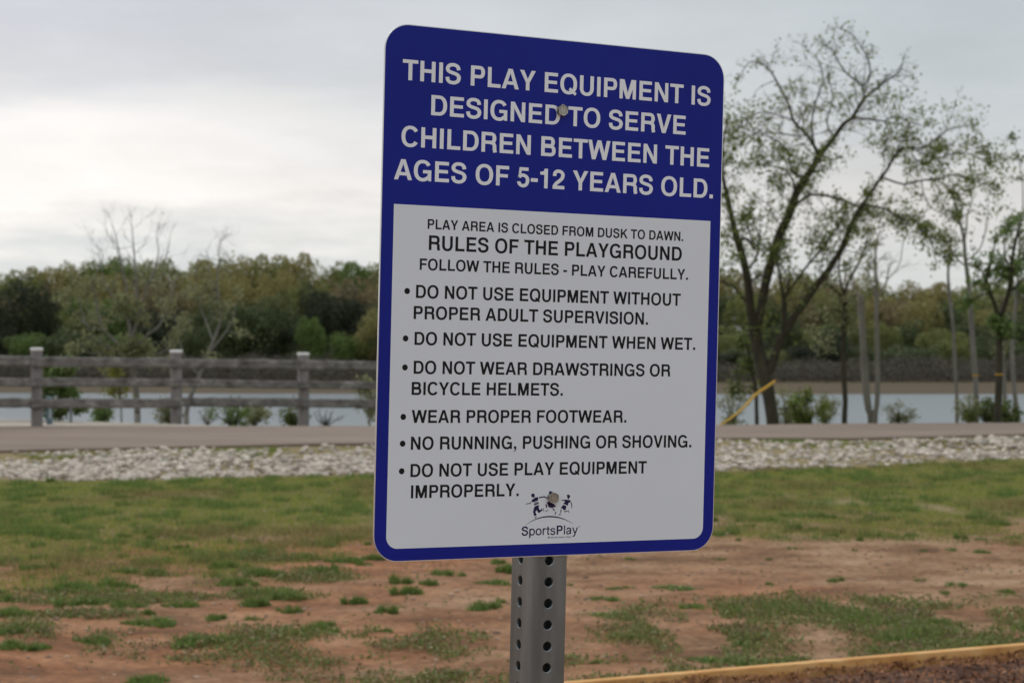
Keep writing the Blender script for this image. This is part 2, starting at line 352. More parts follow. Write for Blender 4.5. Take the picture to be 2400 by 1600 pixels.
GL = {
 'A': (722, [pl((20, 0), (176, 0), (361, 560), (361, 718), (278, 718)), pl((702, 0), (546, 0), (361, 560), (361, 718), (444, 718)), rc(205, 150, 517, 268)]),
 'B': (722, [rc(76, 0, 222, 718), bowl(440, 523, 115, 136, 200), bowl(455, 210, 141, 151, 200)]),
 'C': (722, [st(arc(378, 359, 261, 319, 33, 327, 30))]),
 'D': (722, [rc(76, 0, 222, 718), bowl(372, 359, 240, 300, 200)]),
 'E': (667, [rc(76, 0, 222, 718), rc(210, 595, 607, 718), rc(210, 310, 575, 428), rc(210, 0, 621, 124)]),
 'F': (611, [rc(76, 0, 222, 718), rc(210, 595, 587, 718), rc(210, 300, 543, 418)]),
 'G': (778, [st(arc(385, 359, 268, 319, 33, 318, 30)), rc(395, 270, 713, 385), rc(600, 0, 713, 300), pl((560, 60), (640, 60), (640, 290), (575, 250))]),
 'H': (722, [rc(71, 0, 217, 718), rc(505, 0, 651, 718), rc(205, 310, 517, 436)]),
 'I': (278, [rc(66, 0, 212, 718)]),
 'K': (722, [rc(76, 0, 222, 718), pl((530, 718), (705, 718), (215, 215), (215, 395)), pl((545, 0), (722, 0), (405, 455), (305, 365))]),
 'L': (611, [rc(76, 0, 222, 718), rc(210, 0, 583, 126)]),
 'M': (833, [rc(69, 0, 208, 718), rc(626, 0, 765, 718), pl((69, 718), (270, 718), (487, 0), (350, 0)), pl((765, 718), (564, 718), (347, 0), (484, 0))]),
 'N': (722, [rc(69, 0, 209, 718), rc(514, 0, 654, 718), limb(69, 718, 155, 499, 0, 155)]),
 'O': (778, [st(arc(389, 359, 272, 319, 0, 360, 40)[:-1], True)]),
 'P': (667, [rc(76, 0, 222, 718), bowl(430, 497, 124, 162, 200)]),
 'Q': (778, [st(arc(389, 359, 272, 319, 0, 360, 40)[:-1], True), st([(425, 195), (690, -5)], v=110, h=110)]),
 'R': (722, [rc(76, 0, 222, 718), bowl(460, 506, 124, 153, 200), st(cat([(430, 345), (540, 320), (590, 240), (595, 110), (622, 0)]))]),
 'S': (667, [st(S_)]),
 'T': (611, [rc(14, 595, 598, 718), rc(233, 0, 379, 610)]),
 'U': (722, [st([(145, 718), (145, 270)] + arc(361, 265, 216, 225, 180, 360, 20) + [(577, 270), (577, 718)])]),
 'V': (667, [pl((19, 718), (178, 718), (334, 190), (334, 0), (256, 0)), pl((648, 718), (489, 718), (334, 190), (334, 0), (412, 0))]),
 'W': (944, [limb(7, 718, 152, 172, 0, 150), limb(255, 0, 66, 395, 718, 76), limb(471, 718, 76, 622, 0, 66), limb(622, 0, 150, 785, 718, 152), pl((172, 0), (321, 0), (300, 150), (190, 150)), pl((622, 0), (772, 0), (755, 150), (640, 150)),
             limb(172, 0, 149, 395, 718, 154), limb(395, 718, 154, 622, 0, 150)]),
 'Y': (667, [pl((15, 718), (184, 718), (334, 410), (334, 240), (262, 275)), pl((652, 718), (483, 718), (334, 410), (334, 240), (406, 275)), rc(262, 0, 406, 280)]),
 '5': (556, [rc(118, 588, 480, 710), pl((118, 700), (215, 700), (185, 430), (50, 330), (72, 330)), st(cat([(105, 355), (180, 410), (268, 425), (370, 395), (440, 320), (450, 232), (420, 125), (345, 60), (258, 45), (170, 70), (108, 140), (98, 192)]), v=138)]),
 '1': (556, [rc(237, 0, 380, 710), pl((69, 488), (240, 488), (240, 700), (225, 640), (170, 602), (69, 590))]),
 '2': (556, [st(cat([(102, 468), (112, 570), (175, 635), (268, 652), (370, 625), (436, 550), (436, 470), (395, 380), (290, 290), (180, 205), (115, 125), (100, 60)]), v=142), rc(27, 0, 511, 122)]),
 '-': (333, [rc(27, 208, 306, 338)]), '.': (278, [rc(64, 0, 214, 146)]), ',': (278, [rc(64, 0, 214, 146), pl((64, -168), (125, -140), (214, -40), (214, 10), (140, 10), (140, -60), (64, -120))]), ' ': (278, []),
 '!': (333, [rc(100, 0, 234, 140), pl((110, 200), (224, 200), (245, 718), (89, 718))]),
 'a': (556, [st(cat([(95, 390), (130, 460), (210, 490), (320, 490), (400, 440), (420, 360), (420, 120), (455, 30)]), v=110, h=95), st(cat([(420, 300), (300, 275), (170, 250), (95, 200), (85, 120), (120, 50), (200, 30), (310, 60), (400, 140)]), v=110, h=95)]),
 'o': (611, [st(arc(306, 266, 218, 232, 0, 360, 30)[:-1], True, 110, 95)]),
 'p': (611, [st([(119, -207), (119, 532)], v=110), st(arc(325, 266, 200, 232, 0, 360, 30)[:-1], True, 110, 95)]),
 'r': (389, [st([(119, 0), (119, 532)], v=110), st(cat([(119, 330), (170, 440), (260, 490), (370, 485)]), v=110, h=100)]),
 's': (556, [st(cat([(455, 380), (420, 450), (340, 490), (230, 490), (130, 450), (105, 380), (150, 310), (280, 280), (400, 250), (460, 190), (450, 100), (380, 40), (270, 30), (150, 50), (90, 130)]), v=110, h=95)]),
 't': (333, [st(cat([(165, 676), (165, 200), (175, 80), (220, 45), (300, 45)]), v=110, h=95), rc(20, 430, 305, 525)]),
 'l': (278, [st([(139, 0), (139, 718)], v=110)]),
 'y': (556, [st([(65, 530), (290, 20)], v=105, h=95), st(cat([(500, 530), (290, 0), (240, -120), (180, -165), (80, -160)]), v=105, h=95)]),
 'e': (556, [st(arc(278, 266, 195, 232, 0, 320, 24) , v=110, h=95), rc(120, 225, 500, 305)]),
 'h': (611, [st([(119, 0), (119, 718)], v=110), st(cat([(119, 350), (200, 460), (310, 490), (420, 460), (480, 360), (485, 0)]), v=110, h=95)]),
 'n': (611, [st([(119, 0), (119, 532)], v=110), st(cat([(119, 350), (200, 460), (310, 490), (420, 460), (480, 360), (485, 0)]), v=110, h=95)]),
 'u': (611, [st([(490, 532), (490, 0)], v=110), st(cat([(120, 532), (125, 170), (190, 60), (300, 35), (410, 70), (490, 180)]), v=110, h=95)]),
 'i': (278, [rc(85, 0, 193, 532), rc(85, 610, 193, 718)]),
}
GL['W'] = (944, [limb(172, 0, 149, 7, 718, 154), limb(172, 0, 149, 395, 718, 154), limb(623, 0, 149, 395, 718, 154), limb(623, 0, 149, 783, 718, 154)])
def text_mesh(items, z_mm, dz=.006):
    """items: (text, x_left, baseline, x_right, cap_mm, weight)"""
    V = []; F = []; k = 0
    for text, x0, y0, x1, cap, wt in items:
        sy = cap / 718.0
        adv = sum(GL[c][0] for c in text); i0 = min((q[0] for q in _pts(GL[text[0]])), default=0); last = GL[text[-1]]
        i1 = last[0] - max(q[0] for q in _pts(last)); sx = (x1 - x0) / (adv - i0 - i1); pen = -i0
        for ch in text:
            a, prims = GL[ch]
            for pr in prims:
                k += 1; z = z_mm + dz * (k % 7)
                if pr[0] == 'p':
                    b0 = len(V); V += [((x0 + (pen + x) * sx) * mm, (y0 + y * sy) * mm, z * mm) for x, y in pr[1]]; F.append(tuple(range(b0, b0 + len(pr[1]))))
                else:
                    _, pts, closed, v, hh = pr; n = len(pts); b0 = len(V)
                    for i in range(n):
                        pa = pts[(i - 1) % n] if closed else pts[max(i - 1, 0)]; pb = pts[(i + 1) % n] if closed else pts[min(i + 1, n - 1)]
                        dx, dy = pb[0] - pa[0], pb[1] - pa[1]; l = math.hypot(dx, dy) or 1; ox, oy = -dy / l * v / 2 * wt, dx / l * hh / 2 * wt
                        for s in (1, -1): V.append(((x0 + (pen + pts[i][0] + s * ox) * sx) * mm, (y0 + (pts[i][1] + s * oy) * sy) * mm, z * mm))
                    for i in range(n if closed else n - 1):
                        j = (i + 1) % n; F.append((b0 + 2 * i, b0 + 2 * i + 1, b0 + 2 * j + 1, b0 + 2 * j))
            pen += a
    return V, F
def _pts(g):
    o = []
    for pr in g[1]:
        if pr[0] == 'p': o += pr[1]
        else:
            xs_ = [q[0] for q in pr[1]]; o += [(min(xs_) - (pr[3] / 2 if len(pr[1]) > 2 or xs_[0] == xs_[-1] else 0), 0), (max(xs_) + (pr[3] / 2 if len(pr[1]) > 2 or xs_[0] == xs_[-1] else 0), 0)]
    return o
TXT = [("THIS PLAY EQUIPMENT IS", -205.9, 241.6, 209.0, 23.2), ("DESIGNED TO SERVE", -169.2, 204.1, 173.9, 22.9), ("CHILDREN BETWEEN THE", -205.5, 166.5, 209.3, 23.0), ("AGES OF 5-12 YEARS OLD.", -213.6, 128.6, 215.7, 23.2),
 ("PLAY AREA IS CLOSED FROM DUSK TO DAWN.", -170.2, 74.4, 174.2, 11.2), ("RULES OF THE PLAYGROUND", -168.2, 50.3, 172.7, 16.8), ("FOLLOW THE RULES - PLAY CAREFULLY.", -179.0, 27.4, 182.3, 13.0),
 ("DO NOT USE EQUIPMENT WITHOUT", -182.9, -4.7, 172.7, 14.9), ("PROPER ADULT SUPERVISION.", -185.2, -28.7, 126.7, 14.8), ("DO NOT USE EQUIPMENT WHEN WET.", -183.4, -58.1, 195.4, 14.8),
 ("DO NOT WEAR DRAWSTRINGS OR", -183.6, -91.0, 160.4, 14.8), ("BICYCLE HELMETS.", -185.5, -115.1, 11.2, 14.8), ("WEAR PROPER FOOTWEAR.", -184.7, -147.0, 99.7, 14.8),
 ("NO RUNNING, PUSHING OR SHOVING.", -184.9, -177.5, 193.2, 14.9), ("DO NOT USE PLAY EQUIPMENT", -184.6, -208.6, 130.0, 14.9), ("IMPROPERLY.", -183.4, -232.8, -44.5, 14.8)]
for i, (t, a, b_, c, hh) in enumerate(TXT):
    V, F = text_mesh([(t, a, b_, c, hh, 1.0)], .20 if i < 4 else .34)
    mesh_obj('lettering', V, F, M['letter_white'] if i < 4 else M['black'], sign)
for bx, by in ((-194.0, 2.8), (-194.6, -51.0), (-194.5, -83.9), (-195.2, -140.1), (-195.2, -170.5), (-195.6, -201.8)):
    plate('bullet_mark', [(bx + 3.5 * math.cos(a * math.pi / 10), by + 3.5 * math.sin(a * math.pi / 10)) for a in range(20)], None, .34, M['black'], sign)
def L8(x, y): return (-39.82 + (x - 560) * .0621, -279.43 + (1150 - y) * .0548 - (x - 560) * .00157)
def disc(cx_, cy_, rx_, ry_, n=14): return [(cx_ + rx_ * math.cos(2 * math.pi * k / n), cy_ + ry_ * math.sin(2 * math.pi * k / n)) for k in range(n)]
kids = [
 [disc(790, 285, 40, 42), [(775, 320), (815, 340), (825, 300), (800, 320)], [(770, 380), (850, 325), (905, 322), (902, 385), (815, 425), (782, 432), (760, 410)], [(812, 440), (893, 402), (897, 416), (814, 453)], [(814, 466), (910, 430), (918, 465), (820, 497)],
  [(835, 515), (920, 490), (921, 560), (872, 600), (850, 640), (878, 712), (828, 732), (800, 640), (812, 570)], [(872, 600), (921, 555), (945, 605), (998, 560), (1002, 605), (925, 668)], [(830, 782), (848, 748), (886, 738), (870, 765)], [(1016, 566), (1028, 565), (1038, 628), (1026, 630)],
  [(762, 420), (742, 462), (640, 478), (640, 462), (733, 447), (752, 418)], [(920, 322), (1032, 298), (1108, 335), (1102, 355), (1030, 325), (922, 347)]],
 [disc(1168, 225, 38, 36), [(1110, 320), (1140, 255), (1160, 260), (1125, 335)], [(1088, 430), (1180, 432), (1298, 515), (1210, 555), (1130, 535)], [(1062, 480), (1092, 474), (1098, 548), (1078, 552)], [(1065, 632), (1112, 590), (1118, 606), (1080, 636)], [(1212, 565), (1242, 560), (1268, 605), (1252, 616)], [(1262, 628), (1274, 624), (1282, 636), (1270, 640)], [(1284, 640), (1308, 648), (1282, 698), (1268, 695)]],
 [disc(1562, 302, 35, 40), [(1515, 268), (1560, 262), (1575, 280), (1530, 285)], [(1545, 335), (1570, 335), (1566, 366), (1545, 366)], [(1475, 368), (1540, 375), (1600, 383), (1614, 410), (1588, 442), (1572, 425), (1548, 505), (1453, 457), (1488, 412), (1470, 400)], [(1453, 480), (1522, 515), (1502, 602), (1455, 592), (1445, 570), (1396, 552)],
  [(1400, 580), (1418, 586), (1402, 662), (1384, 660)], [(1348, 708), (1360, 686), (1412, 684), (1406, 700)], [(1473, 608), (1500, 625), (1545, 603), (1550, 622), (1500, 645), (1480, 638)], [(1560, 598), (1572, 598), (1588, 658), (1574, 658)],
  [(1610, 432), (1628, 425), (1647, 490), (1642, 560), (1630, 555), (1630, 492)], [(1403, 378), (1472, 378), (1468, 400), (1420, 397)]]]
for g in kids:
    V = []; F = []
    for k, poly in enumerate(g):
        b0 = len(V); V += [(L8(*q)[0] * mm, L8(*q)[1] * mm, (.34 + .006 * (k % 6)) * mm) for q in poly]; F.append(tuple(range(b0, b0 + len(poly))))
    mesh_obj('child_figure', V, F, M['navy'], sign)
top = []; bot = []
for k in range(31):
    t = k / 30; x = 630 + t * 1070; u = (t - .5) * 2; y = 740 + 172 * (abs(u) ** 2.1) + (20 if u < 0 else 0) * u * u
    th = 14 * (1 - abs(u) ** 1.6) + 1.0; top.append(L8(x, y - th)); bot.append(L8(x, y + th))
V = [(x * mm, y * mm, .34 * mm) for x, y in top + bot]; mesh_obj('logo_arc', V, [(i, i + 1, 32 + i, 31 + i) for i in range(30)], M['navy'], sign)
V, F = text_mesh([('SportsPlay', -39.5, -279.4, 36.2, 10.6, 1.0)], .34)
mesh_obj('lettering', V, F, M['navy'], sign)
V, F = text_mesh([('We Put the Value in Play!', -4.5, -283.5, 27.3, 1.9, .9), ('TM', 36.6, -271.4, 38.9, 1.1, .8)], .34)
mesh_obj('lettering', V, F, M['navy'], sign)

# bolts
M['zinc'] = metal('zinc_bolt', (.36, .345, .31), .36, .4, 1.0, 420)
def bolt(y):
    g = bpy.data.meshes.new('bolt'); bm = bmesh.new()
    def ring(r, z, n=36, hexa=0.0):
        o = []
        for k in range(n):
            a = 2 * math.pi * k / n; rr = r
            if hexa:
                q = (a + math.pi / 6) % (math.pi / 3) - math.pi / 6; rr = min(r, hexa / math.cos(q) if True else r)
            o.append(bm.verts.new((rr * math.sin(a) * mm, rr * math.cos(a) * mm, z * mm)))
        return o
    def hx(r, z):
        o = []
        for k in range(36):
            t = 2 * math.pi * k / 36; v = min(r, 6.45 / math.cos(t % (math.pi / 3) - math.pi / 6))
            o.append(bm.verts.new((math.sin(t) * v * mm, math.cos(t) * v * mm, z * mm)))
        return o
    rings = [hx(9, .3), hx(9, 4.4), ring(6.35, 5.2), ring(6.0, 5.25), ring(5.4, 5.05)]
    for a, b_ in zip(rings, rings[1:]):
        for k in range(36): bm.faces.new((a[k], a[(k + 1) % 36], b_[(k + 1) % 36], b_[k]))
    bm.faces.new(rings[-1])
    for k in range(6):                            # raised grade marks on the head
        a = k * math.pi / 3 + .3; bm_box(bm, (4.1 * math.cos(a) * mm, 4.1 * math.sin(a) * mm, 5.15 * mm), (1.4 * mm, .5 * mm, .3 * mm), Matrix.Rotation(a, 3, 'Z'))
    bmesh.ops.recalc_face_normals(bm, faces=bm.faces)
    o = bm_obj('bolt', bm, M['zinc'], sign); o.location = (0.3 * mm, y * mm, 0); o.rotation_euler = (0, 0, R(4)); return o
bolt(221.2); bolt(-235.9)

# perforated square post, 2 in, holes every inch
M['galv'] = metal('galvanised_steel', (.215, .24, .245), .30, .28, .6, 24)
bm = bmesh.new(); HW, CR, TH, SP, HR = 25.4, 4.8, 2.6, 25.4, 5.6
Y0 = -310.4 + 12.7 + 22 * SP; nseg = 86; NC = 20
def face_pt(side, u, v, d):
    """side 0 front(+z) 1 left(-x) 2 back 3 right; u along the face, d depth inward; post centre z = -2.2-25.4"""
    zc = -2.2 - HW
    if side == 0: return (u * mm, v * mm, (zc + HW - d) * mm)
    if side == 1: return ((-HW + d) * mm, v * mm, (zc + u) * mm)
    if side == 2: return (-u * mm, v * mm, (zc - HW + d) * mm)
    return ((HW - d) * mm, v * mm, (zc - u) * mm)
fw = HW - CR
for side in range(4):
    for s in range(nseg):
        yc = Y0 - SP * (s + .5); rings = []
        for (kind, d) in (('sq', 0), (HR + .7, 0), (HR, .55), (HR, TH), ('sqi', TH)):
            o = []
            for k in range(NC):
                a = 2 * math.pi * (k + .5) / NC; c, sn = math.cos(a), math.sin(a)
                if kind in ('sq', 'sqi'):
                    wx, wy = fw, SP / 2; f_ = min(wx / abs(c) if abs(c) > 1e-6 else 1e9, wy / abs(sn) if abs(sn) > 1e-6 else 1e9); u, v = c * f_, sn * f_
                else: u, v = c * kind, sn * kind
                o.append((u, v))
            if kind in ('sq', 'sqi'):             # snap the nearest points to the corners
                for q in ((fw, SP / 2), (-fw, SP / 2), (-fw, -SP / 2), (fw, -SP / 2)):
                    j = min(range(NC), key=lambda i: (o[i][0] - q[0]) ** 2 + (o[i][1] - q[1]) ** 2); o[j] = q
            rings.append([bm.verts.new(face_pt(side, u, yc + v, d)) for u, v in o])
        for a, b_ in zip(rings, rings[1:]):
            for k in range(NC): bm.faces.new((a[k], a[(k + 1) % NC], b_[(k + 1) % NC], b_[k]))
ytop, ybot = Y0, Y0 - SP * nseg
for k in range(4):                                # rounded corners
    sx, sz = ((1, 1), (-1, 1), (-1, -1), (1, -1))[k]; prev = None
    for j in range(13):
        a = R(90 * j / 12); x = sx * (fw + CR * math.cos(a)); z = sz * (fw + CR * math.sin(a)) - 2.2 - HW
        cur = [bm.verts.new((x * mm, y * mm, z * mm)) for y in (ytop, ybot)]
        if prev: bm.faces.new((prev[0], prev[1], cur[1], cur[0]))
        prev = cur
bmesh.ops.remove_doubles(bm, verts=bm.verts, dist=1e-6)
bmesh.ops.recalc_face_normals(bm, faces=bm.faces)
bm_obj('post', bm, M['galv'], sign)

# ------------------------------------------------------------------ fence
M['rail_wood'] = material('weathered_grey_wood', [(.30, (.08, .072, .064)), (.44, (.15, .136, .122)), (.56, (.20, .182, .165)), (.7, (.31, .285, .262))], 2.6, .9, .02, 9, stretch=(1.3, 3, 3))
M['post_wood'] = material('grey_timber_post', [(.3, (.17, .15, .14)), (.6, (.25, .225, .215))], 4, .9, .008, 20, stretch=(3, 3, .8))
M['cap'] = material('pale_sawn_top', [(.3, (.6, .58, .55)), (.7, (.78, .76, .74))], 20, .8)
fence = empty('wooden_fence'); tag(fence, 'weathered grey three rail wooden fence with pale topped posts beyond the road', 'fence')
p1 = P(86, 822, 29.95); p2 = P(413, 827, 31.3); p3 = P(711, 833, 32.75)
step = (p3 - p1) / 2; posts = [p1 - step, p1, p2, p3, p3 + step * 1.0, p3 + step * 2.0]
def lumpy_beam(a, b_, w_, h_, seed, nseg=14, amp=.012):
    """a beam from a to b with hand-hewn uneven edges"""
    ax = (b_ - a); L_ = ax.length; d = ax.normalized(); side = (d.cross(Vector((0, 0, 1))) if abs(d.z) < .9 else d.cross(Vector((-.3, 1, 0)))).normalized(); up = side.cross(d)
    V = []; F = []; nr = 8
    for i in range(nseg + 1):
        for k in range(nr):
            an = 2 * math.pi * (k + .5) / nr; c, s = math.cos(an), math.sin(an); e = 4.5
            q = side * (w_ / 2 * math.copysign(abs(c) ** (2 / e), c)) + up * (h_ / 2 * math.copysign(abs(s) ** (2 / e), s))
            nzv = mnoise.noise(Vector((i * .7 + seed * 9, k * .8, seed)))
            V.append(a + ax * (i / nseg) + q * (1 + nzv * amp / .05))
        if i:
            for k in range(nr): F.append(((i - 1) * nr + k, (i - 1) * nr + (k + 1) % nr, i * nr + (k + 1) % nr, i * nr + k))
    F.append(tuple(range(nr - 1, -1, -1))); F.append(tuple(nseg * nr + k for k in range(nr))); return V, F
for i, p in enumerate(posts):
    base_z = float(gz(p.x, p.y)) - .2
    V, F = lumpy_beam(Vector((p.x, p.y, base_z)), Vector((p.x, p.y, p.z - .0)), .175, .185, i + 1, 8, .003)
    po = mesh_obj('post', V, F, M['post_wood'], fence)
    bm = bmesh.new(); bm_box(bm, (p.x, p.y, p.z + .024), (.182, .188, .05), Matrix.Rotation(math.atan2(-.3, 1) * -1, 3, 'Z'), .012); bm_obj('post_top', bm, M['cap'], po)
    if i:
        q = posts[i - 1]
        for r_i, (o1, o2, hh) in enumerate(((-.155, -.155, .160), (-.475, -.475, .135), (-.785, -.785, .150))):
            a = Vector((q.x, q.y - .11, q.z + o1)) - step * .03; b_ = Vector((p.x, p.y - .11, p.z + o2)) + step * .03
            a.z += rnd.uniform(-.012, .012); b_.z += rnd.uniform(-.012, .012)
            if r_i == 1: a.y += .004; b_.y += .004
            off = .012 * ((i % 2) * 2 - 1); a.y += off; b_.y += off
            V, F = lumpy_beam(a, b_, .085, hh, i * 10 + r_i, 18, .007); mesh_obj('rail', V, F, M['rail_wood'], fence)

# ------------------------------------------------------------------ timber border and mulch
A = G(500, 1669.4, .10); B = G(2560, 1495.5, .10)
M['timber'] = material('new_pine_timber', [(.3, (.44, .20, .06)), (.5, (.62, .32, .105)), (.7, (.74, .45, .19))], 3, .7, .003, 20, stretch=(.6, 6, 6))
ax = (B - A).normalized(); sd = Vector((-ax.y, ax.x, 0)).normalized()
edging = empty('timber_edging'); tag(edging, 'pale new timber board edging the dark mulch bed at the bottom right', 'edging')
for k in range(4):
    L_ = (B - A).length / 4; c = A + ax * (L_ * (k + .5)) + sd * .019; bm = bmesh.new()
    bm_box(bm, (c.x, c.y, .10 - .075), (L_ - .003, .042, .15), Matrix.Rotation(math.atan2(ax.y, ax.x), 3, 'Z'), .004)
    bm_obj('board', bm, M['timber'], edging)
M['mulch'] = material('mulch_base', [(.3, (.04, .02, .012)), (.6, (.11, .055, .035))], 12, .95, .03, 20)
q = [A + ax * -4, B + ax * 1.5]; nrm = -sd
def mz(X, Y): return .058 + .05 * (vnoise(X, Y, 3.5, 21) - .5)
U = np.linspace(-3, 9, 120); Wd = np.linspace(-.002, 3.2, 50)
uu, vv = np.meshgrid(U, Wd); mxx = A.x + ax.x * uu + nrm.x * vv; myy = A.y + ax.y * uu + nrm.y * vv
mzz = mz(mxx, myy) - np.clip(.03 - vv * .3, 0, .03); id_ = np.arange(mxx.size).reshape(mxx.shape)
f = np.stack([id_[:-1, :-1], id_[1:, :-1], id_[1:, 1:], id_[:-1, 1:]], -1).reshape(-1, 4)
bed = mesh_obj('mulch_bed', np.stack([mxx, myy, mzz], -1).reshape(-1, 3).tolist(), f.tolist(), M['mulch'], smooth=True); tag(bed, kind='structure')
M['chips'] = material('wood_chips', [(.3, (.10, .040, .020)), (.5, (.20, .090, .046)), (.7, (.32, .17, .095))], 8, .95, island=.3, spec=.1)
def chips(n):
    u = rng.uniform(-3, 9, n); v = rng.uniform(.01, 1.6, n) ** 1.2; X_ = A.x + ax.x * u + nrm.x * v; Y_ = A.y + ax.y * u + nrm.y * v; Z_ = mz(X_, Y_) + rng.uniform(0, .014, n)
    L_ = rng.uniform(.008, .036, n); w_ = rng.uniform(.004, .012, n); yaw = rng.uniform(0, 6.28, n); pit = rng.normal(0, .45, n)
    d = np.stack([np.cos(yaw) * np.cos(pit), np.sin(yaw) * np.cos(pit), np.sin(pit)], -1); s = np.stack([-np.sin(yaw), np.cos(yaw), rng.normal(0, .4, n)], -1)
    c = np.stack([X_, Y_, Z_], -1); a = d * L_[:, None] / 2; b_ = s * w_[:, None] / 2
    return np.stack([c - a - b_, c + a - b_ * .6, c + a + b_ * .5, c - a + b_], 1)
o = np_mesh('wood_chips', chips(52000), 4, M['chips']); tag(o, kind='stuff')

# ------------------------------------------------------------------ riprap
M['stone'] = material('pale_limestone', [(.3, (.24, .19, .145)), (.48, (.40, .34, .275)), (.7, (.58, .53, .465))], 5, .85, .004, 40, island=.42, hsv=.03)
def rock_mesh(seed, flat=.7):
    bm = bmesh.new(); bmesh.ops.create_icosphere(bm, subdivisions=1, radius=1); r_ = random.Random(seed)
    for v in bm.verts: v.co *= r_.uniform(.72, 1.15); v.co.z *= flat; v.co.x *= 1.15
    return bm
def rock_np(seed):
    bm = rock_mesh(seed); bm.verts.ensure_lookup_table(); v = np.array([v.co[:] for v in bm.verts]); f = np.array([[q.index for q in fa.verts] for fa in bm.faces]); bm.free(); return v, f
protos = [rock_np(s) for s in range(8)]
rock_bed = empty('rock_bed'); tag(rock_bed, kind='structure')
def rock_px(n):
    X_ = rng.uniform(-8.5, 8.5, n); a = rock_near(X_); b_ = road_near(X_) - .25; t = rng.uniform(0, 1, n)
    Y_ = a + (b_ - a) * t; keep = np.ones(n, bool)
    nz_ = vnoise(X_, Y_, 1.1, 33)
    left = X_ < 1.2
    pr = np.where(left, np.where(t > .66, .12 + .7 * (nz_ > .55), .45 + .6 * (nz_ > .38)), np.where(t > .55, .22 + .4 * (nz_ > .55), .4 + .5 * (nz_ > .42))); pr = np.where(t < .04, .5, pr)
    pr = np.where((X_ > 4.2) & (nz_ < .45), .25, pr)
    keep = rng.uniform(0, 1, n) < pr
    return X_[keep], Y_[keep]
X_, Y_ = rock_px(12500); sz = rng.uniform(.018, .050, len(X_)) * np.where(rng.uniform(0, 1, len(X_)) < .08, 1.5, 1); order = np.argsort(-(sz / Y_)); X_, Y_, sz = X_[order], Y_[order], sz[order]
inview = np.abs(X_ / Y_) < .262; first = np.where(inview)[0][:300]; fs = set(first.tolist())
shared = []
for s in range(8):
    bm = rock_mesh(s); me = bpy.data.meshes.new('stone'); bm.to_mesh(me); bm.free(); me.materials.append(M['stone']); shared.append(me)
for k in first:
    o = bpy.data.objects.new('stone', shared[k % 8]); COL.objects.link(o); o.parent = rock_bed; s = float(sz[k])
    o.location = (float(X_[k]), float(Y_[k]), float(gz(X_[k], Y_[k])) + s * .3); o.rotation_euler = (rnd.uniform(-.5, .5), rnd.uniform(-.5, .5), rnd.uniform(0, 6.3)); o.scale = (s, s * rnd.uniform(.7, 1.05), s)
allV = []
for k in range(len(X_)):
    if k in fs: continue
    v, f = protos[k % 8]; s = sz[k]; a = rnd.uniform(0, 6.3); c, sn = math.cos(a), math.sin(a); tl = rnd.uniform(-.5, .5)
    w3 = v * (s, s * rnd.uniform(.7, 1.05), s); w3 = np.stack([w3[:, 0], w3[:, 1] * math.cos(tl) - w3[:, 2] * math.sin(tl), w3[:, 1] * math.sin(tl) + w3[:, 2] * math.cos(tl)], -1)
    allV.append((np.stack([w3[:, 0] * c - w3[:, 1] * sn + X_[k], w3[:, 0] * sn + w3[:, 1] * c + Y_[k], w3[:, 2] + s * .3], -1), f))
off = 0; VV = []; FF = []
for v, f in allV: VV.append(v); FF.append(f + off); off += len(v)
me = bpy.data.meshes.new('small_stones'); me.from_pydata(np.concatenate(VV).tolist(), [], np.concatenate(FF).tolist())
tag(link('small_stones', me, M['stone'], rock_bed), kind='stuff')

# ------------------------------------------------------------------ grass
M['grass'] = leaf_mat('grass_blades', (.265, .29, .07), .35, .05, .4)
M['grass_dark'] = leaf_mat('clump_grass', (.15, .215, .052), .45, .05, .35)
M['grass_dry'] = leaf_mat('dry_grass', (.26, .22, .085), .35, .04, .3)
def blades(X_, Y_, Z_, h_, wd, lean=.45):
    n = len(X_); a = rng.uniform(0, 6.283, n); b_ = rng.uniform(0, 6.283, n); l = h_ * np.abs(rng.normal(0, lean, n))
    c = np.stack([X_, Y_, Z_], -1); s = np.stack([np.cos(a) * wd / 2, np.sin(a) * wd / 2, 0 * a], -1)
    tip = c + np.stack([np.cos(b_) * l, np.sin(b_) * l, h_], -1)
    return np.stack([c - s, c + s, tip], 1)
def ell(px, py, cx_, cy_, rx_, ry_): return np.clip(1.25 - np.sqrt(((px - cx_) / rx_) ** 2 + ((py - cy_) / ry_) ** 2), 0, 1)
